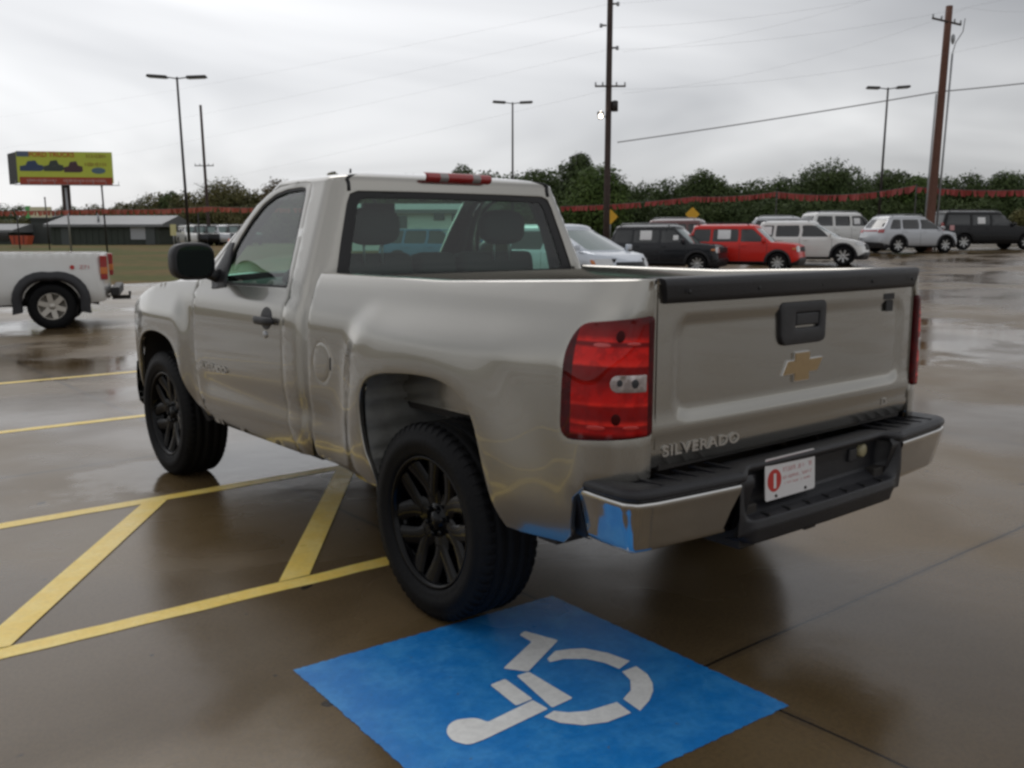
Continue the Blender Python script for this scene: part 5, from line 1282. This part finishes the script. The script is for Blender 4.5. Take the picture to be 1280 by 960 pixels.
# fittings of the middle pole
r, x, y, z, h, lean = poles['mid']
for py, sd_ in ((5, 1), (32, -1), (60, 1)):
    zz = hgt(py, 50)-z; q = MB(); q.tube([(sd_*.15, 0, zz), (sd_*.42, 0, zz+.02)], .05, 8); q.lathe([(0, .06), (.05, .09), (.1, .06), (.15, .09), (.2, .05)], 'z', 10, (sd_*.42, 0, zz-.1)); q.build('line_insulator', 'galv', r)
zz = hgt(133, 50)-z; q = MB(); q.lathe([(0, .0001), (0, .17), (.5, .17), (.54, .08), (.54, .0001)], 'z', 16, (.34, 0, zz-.25)); q.build('transformer', 'steel_pole', r)
zz = hgt(144, 50)-z; q = MB(); q.tube([(-.12, 0, zz-.1), (-.30, -.1, zz-.02)], .025, 6); q.lathe([(-.20, .10), (.02, .16), (.16, .17)], 'z', 16, (-.40, -.14, zz-.02)); fl = q.build('floodlight', 'steel_pole', r)
lampm = bpy.data.materials.new('lit_lamp'); lampm.use_nodes = True; b_ = lampm.node_tree.nodes['Principled BSDF']; b_.inputs['Emission Color'].default_value = (1, .86, .70, 1); b_.inputs['Emission Strength'].default_value = 9
M['lit'] = lampm
q = MB(); 
q.grid(lambda u, v: (-.40+.11*math.sin(math.pi*v)*math.cos(2*math.pi*u), -.20+.11*math.sin(math.pi*v)*math.sin(2*math.pi*u), zz-.02+.19*math.cos(math.pi*v)), 16, 10); q.build('lit_bulb', 'lit', fl)
# conduits of the near pole
r, x, y, z, h, lean = poles['near']
for (dx, ztop_, rr, nm) in ((-.30, hgt(118, 47)-z, .045, 'conduit'), (.30, hgt(68, 47)-z, .05, 'conduit')):
    q = MB(); q.tube([(dx+.0, -.10, 0), (dx+lean*ztop_*1.0, -.10, ztop_)], rr, 8); q.build(nm, 'galv', r)
zc_ = hgt(68, 47)-z
q = MB(); q.tube([(.30+lean*zc_, -.10, zc_), (.42+lean*zc_, -.10, zc_+.5), (.72+lean*zc_, -.12, zc_+1.0), (.78+lean*zc_, -.12, zc_+1.6)], .02, 6); q.build('service_cable', 'wire', r)
q = MB(); q.lathe([(-.15, .04), (0, .09), (.2, .09), (.3, .04)], 'z', 10, (.27+lean*(h-1.6), -.1, h-1.6)); q.build('cutout_fuse', 'galv', r)

def pix(px, py, D):
    x, y, _ = at(px, D); return (x, y, hgt(py, D))
def wire(label, P, r=.018, sag=.35, group=None):
    q = MB(); pts = []
    for i in range(len(P)-1):
        a = np.array(P[i]); b = np.array(P[i+1])
        for k in range(16 if i < len(P)-2 else 17):
            t = k/16; p = a*(1-t)+b*t; p[2] -= sag*4*t*(1-t); pts.append(tuple(p))
    q.tube(pts, r, 5); o = q.build('overhead_wire', 'faint'); tag(o, label, 'wire', group)
GW = 'thin power lines fading into the cloud'
wire('thick overhead cable sloping up to the right between two utility poles', [pix(770, 178, 50), pix(1163, 115, 47), pix(1420, 85, 46)], .030, .06)
for k, (a, b, c) in enumerate(((208, 112, 26), (150, 62, -30), (118, 35, -70), (78, 5, -118))):
    wire('thin faint power line crossing the grey sky', [pix(-60, a+75, 150), pix(758, b, 50.3), pix(1420, c-20, 40)], .0032, .8, GW)
for k, (b, c) in enumerate(((112, 10), (60, -45))):
    wire('thin faint power line crossing the grey sky', [pix(775, b+5, 50.3), pix(1190, c, 47), pix(1400, c-30, 46)], .0030, .6, GW)

# ================================================================== pennant lines
def pennants(label, P, mt, seed, sag=.35, sz=.42):
    rn = random.Random(seed); q = MB(); pts = []
    for i in range(len(P)-1):
        a = np.array(P[i]); b = np.array(P[i+1]); n = max(4, int(np.linalg.norm(b-a)/.17))
        for k in range(n+(i == len(P)-2)):
            t = k/n; p = a*(1-t)+b*t; p[2] -= sag*4*t*(1-t); pts.append(p)
    root = empty('pennant_line', tuple(pts[0]), 0, label, 'pennant line')
    off = np.array(pts[0]); q.tube([tuple(p-off) for p in pts], .012, 4); q.build('cord', 'wire', root)
    q = MB()
    for i in range(len(pts)-1):
        a, b = pts[i]-off, pts[i+1]-off; w = b-a
        if rn.random() < .02: continue
        m0 = a+w*.04; m1 = a+w*.96; drop = sz*rn.uniform(.78, 1.0); sw_ = np.array([rn.uniform(-.12, .12), rn.uniform(-.12, .12), 0])
        c = (m0+m1)/2+sw_-np.array([0, 0, drop]); m2 = m0*.92+m1*.08+sw_-np.array([0, 0, drop*.96]); m3 = m0*.08+m1*.92+sw_-np.array([0, 0, drop*.96])
        q.add([m0, m1, m3, m2], [(0, 1, 2, 3)], False)
    o = q.build('pennants', mt, root, merge=False); o['kind'] = 'stuff'
    sd_ = o.modifiers.new('thick', 'SOLIDIFY'); sd_.thickness = .004
pennants('red pennant line above the parked cars, left of the thin steel post', [pix(700, 258, 64), pix(866, 246, 62), pix(968, 240, 60)], 'pennant', 1, .12, .38)
pennants('red pennant line between the two thin steel posts over the white SUVs', [pix(970, 240, 60), pix(1141, 232, 54)], 'pennant', 2, .35, .42)
pennants('red pennant line at the right edge above the black SUV', [pix(1143, 234, 54), pix(1300, 237, 50), pix(1460, 238, 48)], 'pennant', 3, .12, .38)
pennants('orange red pennant line running along the green building roof', [pix(-90, 262, 70), pix(128, 261, 66), pix(262, 258, 66), pix(420, 258, 66)], 'pennant_o', 4, .10, .38)
def post(label, px, D, py_top, rad, mt='steel_pole', lean=0.0, nm='thin_post', cat='post'):
    x, y, z = at(px, D); h = hgt(py_top, D)-z; q = MB(); q.tube([(0, 0, -.3), (lean*h, 0, h)], rad, 8); q.lathe([(h-.01, rad*1.4), (h+.05, rad*1.4), (h+.07, .0001)], 'z', 8, (lean*h, 0, 0)); o = q.build(nm, mt); o.location = (x, y, z); tag(o, label, cat)
post('thin steel post holding the pennant line behind the white crossover', 969, 60.2, 240, .035)
post('thin steel post holding the pennant line left of the reddish pole', 1142, 54.2, 232, .035)
post('thin dark post right of the billboard, ending behind the old pickup tail', 133, 66.2, 233, .06, 'steel_pole', -.02)
post('pale thin post standing before the billboard column', 88, 68, 236, .07, 'galv', -.02)
post('short dark post beside the tall lamp post', 249, 66.3, 262, .05)
post('thin dark post left of the green building', 61, 72, 247, .05, 'steel_pole', -.02)
post('thin dark post at the far left below the billboard', 24, 74, 262, .05, 'steel_pole', -.02)

# ================================================================== warning signs, billboard
def diamond(label, px, D, py, sz):
    x, y, z = at(px, D); h = hgt(py, D)-z
    r = empty('warning_sign', (x, y, z), -YAW, label, 'road sign', 'yellow diamond road signs')
    q = MB(); q.tube([(0, .03, -.2), (0, .03, h+.2)], .03, 6); q.build('sign_post', 'galv', r)
    q = MB(); q.prism(roundpoly([(0, -sz), (sz, 0), (0, sz), (-sz, 0)], .05, 2), lambda a, b, d: (a, -d, h+b), 0, .01); q.build('sign_plate', 'yellow_sign', r)
diamond('yellow diamond sign half hidden by the tall dark utility pole', 763, 66, 271, .52)
diamond('yellow diamond sign standing above the maroon SUV roof', 865, 66, 268, .50)

BD = 120
x, y, z = at(87, BD)
bb = empty('billboard', (x, y, z), -YAW+R(10), 'large yellow billboard of trucks on one thick column over the green building', 'billboard')
z0b, z1b = hgt(228, BD)-z, hgt(189, BD)-z; bw = 109*BD/FL; bh = z1b-z0b
q = MB(); q.lathe([(-1, .52), (z0b, .50), (z0b+.5, .50), (z0b+.5, .0001)], 'z', 20, (-.2, .6, 0)); q.build('column', 'wood_pole', bb)
q = MB(); q.box((0, .35, (z0b+z1b)/2), (bw, .5, bh)); fc = q.build('panel', mat('yellow_green_poster', (.55, .60, .07), .5, noise=(.5, .4, (.45, .55, .05))), bb)
# second face turned away, seen as a black flank
q = MB(); V = [(-bw/2, .62, z0b-.0), (-bw/2, .62, z1b), (-bw/2-2.1, 3.6, z1b-.1), (-bw/2-2.1, 3.6, z0b-.1), (-bw/2+.25, .62, z0b), (-bw/2+.25, .62, z1b), (-bw/2-1.85, 3.6, z1b-.1), (-bw/2-1.85, 3.6, z0b-.1)]
q.add(V, [(0, 1, 2, 3), (4, 5, 6, 7), (0, 1, 5, 4), (1, 2, 6, 5), (2, 3, 7, 6), (3, 0, 4, 7)], False); q.build('side_panel', 'seal', bb)
U = lambda u: (-.5+u)*bw; Z = lambda v: z1b-v*bh
def face(nm, mt, polys, d=.02):
    q = MB()
    for P in polys: q.prism([(U(u), Z(v)) for u, v in P], lambda a, b, dd_: (a, .10-dd_, b), 0, d)
    return q.build(nm, mt, fc)
rect = lambda a, b, c, d: [(a, c), (b, c), (b, d), (a, d)]
face('red_band', mat('poster_red', (.36, .055, .025), .5), [rect(.02, .998, .82, 1.06)])
face('corner_box', mat('poster_slate', (.10, .13, .20), .5), [rect(.005, .13, .0, .17)])
def tr(u0, w, v0, hh): return [(u0, v0+hh), (u0, v0+hh*.55), (u0+w*.25, v0+hh*.45), (u0+w*.34, v0+hh*.08), (u0+w*.66, v0), (u0+w*.76, v0+hh*.38), (u0+w*.98, v0+hh*.48), (u0+w, v0+hh*.86), (u0+w*.86, v0+hh), (u0+w*.12, v0+hh)]
face('truck_picture', mat('poster_blue', (.04, .065, .14), .5), [tr(.03, .25, .29, .34)]); face('truck_picture', mat('poster_green', (.045, .06, .05), .5), [tr(.28, .21, .27, .36)]); face('truck_picture', mat('poster_maroon', (.075, .035, .045), .5), [tr(.49, .20, .30, .36)])
face('oval_badge', mat('poster_bluegrey', (.10, .17, .22), .5), [[(.855+.075*math.cos(a), .60+.10*math.sin(a)) for a in np.linspace(0, 2*math.pi, 20, endpoint=False)]])
q = MB(); add_text(q, 'FORD TRUCKS', 1.0, .01, lambda X, Y, W_: (U(.37)+X, .07-W_, Z(.10)+Y*.85), .02, .80); q.build('lettering', mat('poster_orange', (.52, .13, .02), .5), fc)
rnd = random.Random(5); q = MB()
for (u0, u1, v, hh) in ((.74, .95, .13, .13), (.72, .94, .40, .14)):
    u = u0
    while u < u1: q.box((U(u), .07, Z(v)), (.10, .03, bh*hh*rnd.uniform(.6, 1))); u += rnd.uniform(.016, .03)
q.build('small_print', mat('poster_ochre', (.35, .22, .04), .5), fc)
q = MB(); u = .10
while u < .93:
    if not .40 < u < .47: q.box((U(u), .07, Z(.93)), (.11, .03, bh*.10*rnd.uniform(.6, 1)))
    u += rnd.uniform(.014, .024)
q.build('band_print', mat('poster_pink', (.55, .30, .26), .5), fc)
q = MB(); q.box((.3, -.45, z0b-.30), (bw*1.10, .8, .06)); 
for k in range(9): q.box((-bw*.5+bw*1.08*k/8, -.85, z0b-.05), (.05, .05, .5))
q.build('catwalk', 'galv', bb)

# ================================================================== buildings on the left
def building(name, label, px0, px1, D, py_eave, py_ridge, depth, wallm, roofm, extra=None, over=.5):
    a = np.array(at(px0, D)[:2]); b = np.array(at(px1, D)[:2]); w = np.linalg.norm(b-a); c = (a+b)/2; z = gz(*c)-.3
    ang = math.atan2((b-a)[1], (b-a)[0]); r = empty(name, (c[0], c[1], z), ang, label, 'building')
    he = hgt(py_eave, D)-z; hr_ = hgt(py_ridge, D)-z
    q = MB(); q.box((0, depth/2, he/2), (w, depth, he)); wl = q.build('wall', wallm, r)
    q = MB(); q.add([(-w/2-over, -over, he), (w/2+over, -over, he), (w/2+over, depth/2, hr_), (-w/2-over, depth/2, hr_), (w/2+over, depth+over, he), (-w/2-over, depth+over, he), (-w/2-over, -over, he-.25), (w/2+over, -over, he-.25), (w/2+over, depth+over, he-.25), (-w/2-over, depth+over, he-.25)],
                    [(0, 1, 2, 3), (3, 2, 4, 5), (0, 6, 7, 1), (6, 9, 8, 7), (4, 8, 9, 5), (1, 7, 8, 4, 2), (0, 3, 5, 9, 6)], False); rf_ = q.build('roof', roofm, r)
    return r, wl, w, he, hr_
r, wl, w, he, hr_ = building('long_shed', 'long low dark green building with grey sheet roof and one pale window board', 64, 199, 96, 280, 268, 9, 'greenwall', 'roofmetal')
q = MB(); q.box((w*.32, -.04, 1.45), (1.75, .08, 1.25)); q.build('window_board', mat('pale_board', (.38, .39, .41), .5), wl)
for k in range(17):
    q = MB(); q.box((-w/2+.35+w*k/17.2, -.03, he/2), (.06, .05, he-.1)); q.build('wall_rib', 'greenwall', wl)
for xx in (-.36, .42): 
    q = MB(); q.box((w*xx, -.05, 1.35), (.95, .08, 2.1)); q.build('door', mat('grey_door', (.07, .08, .08), .5), wl)
q = MB(); q.tube([(-w*.1, 1.2, he+.1), (-w*.1, 1.2, he+1.1)], .12, 8); q.build('roof_vent', 'galv', r)
r, wl, w, he, hr_ = building('grey_block', 'small grey building left of the long green one, under a lit pale sign', 40, 63, 104, 272, 268, 6, 'darkwall', 'darkwall', over=.1)
q = MB(); q.box((.25, -.2, he+.62), (2.3, .3, 1.1)); sg = q.build('rooftop_sign', mat('pale_yellow_sign', (.72, .68, .46), .5), r)
q = MB(); q.box((-1.1, -.22, he+.62), (.45, .32, 1.3)); q.build('sign_side', mat('green_sign', (.12, .42, .12), .5), sg)
r, wl, w, he, hr_ = building('low_shed', 'low shed with pale grey roof cut by the left edge', -30, 13, 100, 287, 279, 7, 'greenwall', 'roofmetal')
for xx in (-.2, .3):
    q = MB(); q.box((w*xx, -.04, 1.2), (1.1, .08, 1.1)); q.build('window', 'dark_glass', wl)
# orange red skip in front of the buildings, with ribs and feet
x, y, z = at(27, 84); r = empty('skip_container', (x, y, z), -YAW, 'small orange red steel skip in front of the far left buildings', 'skip')
q = MB(); q.prism([(-.62, .15), (.62, .15), (.85, .95), (-.85, .95)], lambda a, b, d: (a, d, b), -.5, .5); q.build('tub', mat('orange_red_steel', (.42, .07, .03), .5), r)
for k in (-.4, 0, .4):
    q = MB(); q.box((k, -.53, .55), (.06, .05, .75)); q.build('rib', 'maroon', r)
# yellow handbill board
x, y, z = at(217, 82); r = empty('sign_board', (x, y, z), -YAW, 'small yellow board on a post between the green building and the dark vehicles', 'sign')
q = MB(); q.tube([(0, .03, -.2), (0, .03, 1.7)], .05, 6); q.build('sign_post', 'galv', r)
q = MB(); q.box((0, 0, 1.45), (.50, .04, .95)); q.build('sign_plate', mat('pale_yellow_board', (.62, .58, .30), .5), r)
# row of dark vehicles across the road behind the left lamp post
far_cols = [('blackcar', 'black'), ('graycar', 'charcoal'), ('silver', 'silver'), ('blackcar', 'black'), ('graycar', 'charcoal'), ('white', 'white')]
labs = ['white SUV at the left end of the far row beside the yellow board', 'charcoal SUV in the far row just left of the far utility pole', 'black SUV in the far row directly behind the far utility pole', 'silver SUV in the far row, first right of the far utility pole', 'dark grey SUV in the far row, second right of the far utility pole', 'black SUV at the right end of the far row, near the pickup windscreen pillar']
far_cols = ['white', 'graycar', 'blackcar', 'silver', 'graycar', 'blackcar']
for k in range(6):
    sp_ = mk(big, paint=far_cols[k], step=.3, lamps=[], papers=[], seams=(), handles=(), mmat=far_cols[k], rim='galv')
    build_car('far_suv', labs[k], 'suv', 'vehicles lined up across the road on the left', 240+k*13.5, 92, hd(58), sp_)
# orange cone added in place of a small orange light
x, y, z = at(286, 80); q = MB(); q.lathe([(0, .22), (.04, .22), (.05, .15), (.75, .03), (.75, .0001)], 'z', 14); q.box((0, 0, .02), (.45, .45, .04)); o = q.build('orange_light_cone', mat('orange_cone', (.75, .15, .04), .5)); o.location = (x, y, z); tag(o, 'orange cone standing in for a small light beside the far row of dark vehicles', 'light stand-in')

# ================================================================== trees
def crown_mesh(seed, w, h, n, base=.12, leaf=.30, lobes=9):
    rn = np.random.RandomState(seed); C = []
    for k in range(lobes):
        f = (k+.5)/lobes; rr = w*.5*rn.uniform(.36, .56); zc_ = base*h+(1-base)*h*(.12+.72*f)-rr*.15; env = w*.5*math.sin(math.pi*min(.88, .30+.62*f))**.6
        a = k*2.4+rn.uniform(-.5, .5); off = max(0, env-rr*.8)*rn.uniform(.6, 1.1)
        C.append((off*math.cos(a), off*math.sin(a), zc_, rr, min(rr*rn.uniform(.8, 1.1), h-zc_)))
    wt = np.array([c[3]**2 for c in C]); wt /= wt.sum(); V = np.zeros((n, 4, 3)); idx = rn.choice(len(C), n, p=wt)
    for i in range(n):
        c = C[idx[i]]; d = rn.normal(size=3); d /= np.linalg.norm(d); rad = rn.uniform(.55, 1.06)**.6*(1+.12*rn.normal())
        p = np.array([c[0]+d[0]*c[3]*rad, c[1]+d[1]*c[3]*rad, c[2]+d[2]*c[4]*rad])
        n_ = d+rn.normal(size=3)*.45+np.array([0, 0, .35]); n_ /= np.linalg.norm(n_); t = np.cross(n_, rn.normal(size=3)); t /= np.linalg.norm(t); b = np.cross(n_, t); s_ = leaf*rn.uniform(.5, 1.25)
        V[i] = [p-t*s_, p-b*s_*.6, p+t*s_, p+b*s_*.6]
    V[:, :, 2] = np.maximum(V[:, :, 2], .05)
    return V.reshape(-1, 3)
def quads_obj(name, V, m, parent=None):
    n = len(V)//4; me = bpy.data.meshes.new(name); me.vertices.add(len(V)); me.vertices.foreach_set('co', V.astype(np.float32).ravel())
    me.loops.add(n*4); me.loops.foreach_set('vertex_index', np.arange(n*4, dtype=np.int32)); me.polygons.add(n); me.polygons.foreach_set('loop_start', np.arange(n, dtype=np.int32)*4); me.update(); me.validate()
    me.materials.append(M[m]); o = bpy.data.objects.new(name, me); col.objects.link(o)
    if parent: o.parent = parent
    return o
def tree(label, px, D, py_top, wpx, mt, seed, n=3200, name='broadleaf_tree', leaf=.22):
    x, y, z = at(px, D); h = hgt(py_top, D)-z; w = wpx*D/FL
    r = empty(name, (x, y, z), random.Random(seed).uniform(0, 6), label, 'tree')
    q = MB(); q.tube([(0, 0, -.3), (.05, .02, h*.3), (-.05, .05, h*.6), (0, 0, h*.85)], [.26, .2, .12, .03], 9)
    rn = random.Random(seed)
    for k in range(7):
        a = rn.uniform(0, 6.28); zz = h*rn.uniform(.25, .65); L_ = w*rn.uniform(.25, .42); q.tube([(0, 0, zz), (L_*.5*math.cos(a), L_*.5*math.sin(a), zz+L_*.35), (L_*math.cos(a), L_*math.sin(a), zz+L_*.6)], [.09, .05, .02], 6)
    q.build('trunk', 'bark', r)
    quads_obj('crown', crown_mesh(seed, w, h, int(n*2.2), leaf=leaf*.72, lobes=14), mt, r)
tree('tallest dark green tree, just left of the tall dark utility pole', 722, 98, 180, 66, 'leaf_dark', 1, 5200)
tree('rounded mid green tree directly behind the tall dark utility pole', 745, 92, 204, 100, 'leaf_mid', 2, 5600)
tree('dark tree poking up behind the high brake light of the pickup', 578, 110, 197, 54, 'leaf_dark', 3, 2600)
tree('dark tree between the slim lamp post and the tallest tree', 668, 104, 206, 62, 'leaf_dark', 4, 3000)
tree('leafy dark tree peaking above the maroon SUV', 880, 100, 207, 70, 'leaf_dark', 5, 3600)
tree('broad dark tree peaking above the white crossover', 1030, 102, 198, 96, 'leaf_dark', 6, 4600)
tree('dark pointed tree just right of the rear lamp post', 1108, 100, 206, 62, 'leaf_dark', 7, 3200)
tree('narrow yellowish green tree close to the reddish utility pole', 1143, 98, 210, 40, 'leaf_mid', 8, 2200)
tree('bushy dark tree at the far right above the black SUV', 1252, 100, 209, 60, 'leaf_dark', 9, 3000)
tree('low yellow green bush right of the black SUV roof', 1275, 84, 262, 42, 'leaf_olive', 10, 1200, 'roadside_bush')
tree('olive autumn tree behind the far utility pole', 282, 118, 222, 84, 'leaf_olive', 11, 4200)
tree('rusty autumn tree against the pickup windscreen pillar', 352, 112, 222, 70, 'leaf_rust', 12, 3400)
tree('dark green tree between the tall lamp post and the far utility pole', 216, 120, 233, 40, 'leaf_dark', 13, 2400)
tree('tree top peeping just over the rear corner of the pickup roof', 415, 112, 202, 34, 'leaf_olive', 14, 1800)
# the rest of the wood reads as one mass
def wood(name, mt, spots, seed):
    rn = random.Random(seed); base = [crown_mesh(100+seed*10+k, 7, 8, 2600, base=.02, leaf=.23, lobes=12) for k in range(5)]; out = []
    for px, D, py, wpx in spots:
        x, y, z = at(px, D); h = hgt(py, D)-z; w = wpx*D/FL; B = base[rn.randrange(5)].copy(); a = rn.uniform(0, 6.28); c, s_ = math.cos(a), math.sin(a)
        B = np.stack([(B[:, 0]*c-B[:, 1]*s_)*w/7+x, (B[:, 0]*s_+B[:, 1]*c)*w/7+y, B[:, 2]*h/8+z], 1); out.append(B)
    o = quads_obj(name, np.concatenate(out), mt); tag(o, kind='stuff'); return o
def spots(xs, ys, step, D0, D1, wpx, jit, seed, lower=0):
    rn = random.Random(seed); o = []; px = xs[0]
    while px < xs[-1]:
        o.append((px, rn.uniform(D0, D1), interp(px, xs, ys)+rn.uniform(-.3, 1)*jit+lower, wpx*rn.uniform(.8, 1.25))); px += step*rn.uniform(.75, 1.25)
    return o
w1 = wood('far_woodland', 'leaf_dark', spots([430, 520, 600, 690, 800, 840, 870, 930, 960, 1000, 1090, 1180, 1230, 1460], [221, 213, 207, 205, 219, 221, 213, 222, 220, 209, 209, 214, 213, 211], 10, 104, 118, 48, 10, 1), 1)
tag(w1, 'dark green mass of trees behind the parked cars', 'woodland')
w2 = wood('near_undergrowth', 'leaf_dark', spots([430, 700, 800, 1000, 1460], [246, 242, 246, 242, 242], 17, 94, 100, 48, 12, 2), 2)
tag(w2, 'low dark undergrowth at the foot of the wood', 'undergrowth')
w3 = wood('autumn_woodland', 'leaf_olive', spots([-160, 20, 90, 130, 180, 250, 330, 440], [266, 266, 260, 252, 240, 233, 232, 226], 13, 118, 132, 46, 8, 3)+spots([150, 440], [258, 250], 15, 108, 112, 44, 8, 4), 3)
tag(w3, 'olive and brown autumn wood behind the green building', 'woodland')
rn = random.Random(9)
w4 = wood('distant_woodland', 'leaf_dark', [(rn.uniform(-400, 1700), rn.uniform(150, 190), rn.uniform(250, 262), rn.uniform(40, 60)) for k in range(60)], 4)
tag(w4, 'distant dark treeline seen through gaps', 'woodland')

# white building and a blue hatchback that only show through the pickup's rear window
r, wl, w, he, hr_ = building('white_building', 'white metal building with small dark windows seen through the pickup rear window', 440, 592, 62, 262, 252, 8, mat('white_siding', (.78, .80, .78), .5, noise=(.6, .5, (.68, .70, .68))), 'roofmetal')
for xx, zz, a_, b_ in ((-.10, 1.9, .9, 1.1), (.22, 2.5, .7, .7), (.36, 2.4, .6, .6), (-.36, 1.9, .9, 1.1)):
    q = MB(); q.box((w*xx, -.03, zz), (a_, .08, b_)); q.build('window', 'dark_glass', wl)
M['bluecar'] = mat('blue_car_paint', (.04, .13, .26), .3, .2, 1.0, .06)
build_car('hatchback', 'blue hatchback glimpsed through the middle of the pickup rear window', 'car', None, 556, 33, hd(30), mk(cross, paint='bluecar', mmat='bluecar', papers=[], H=1.55))
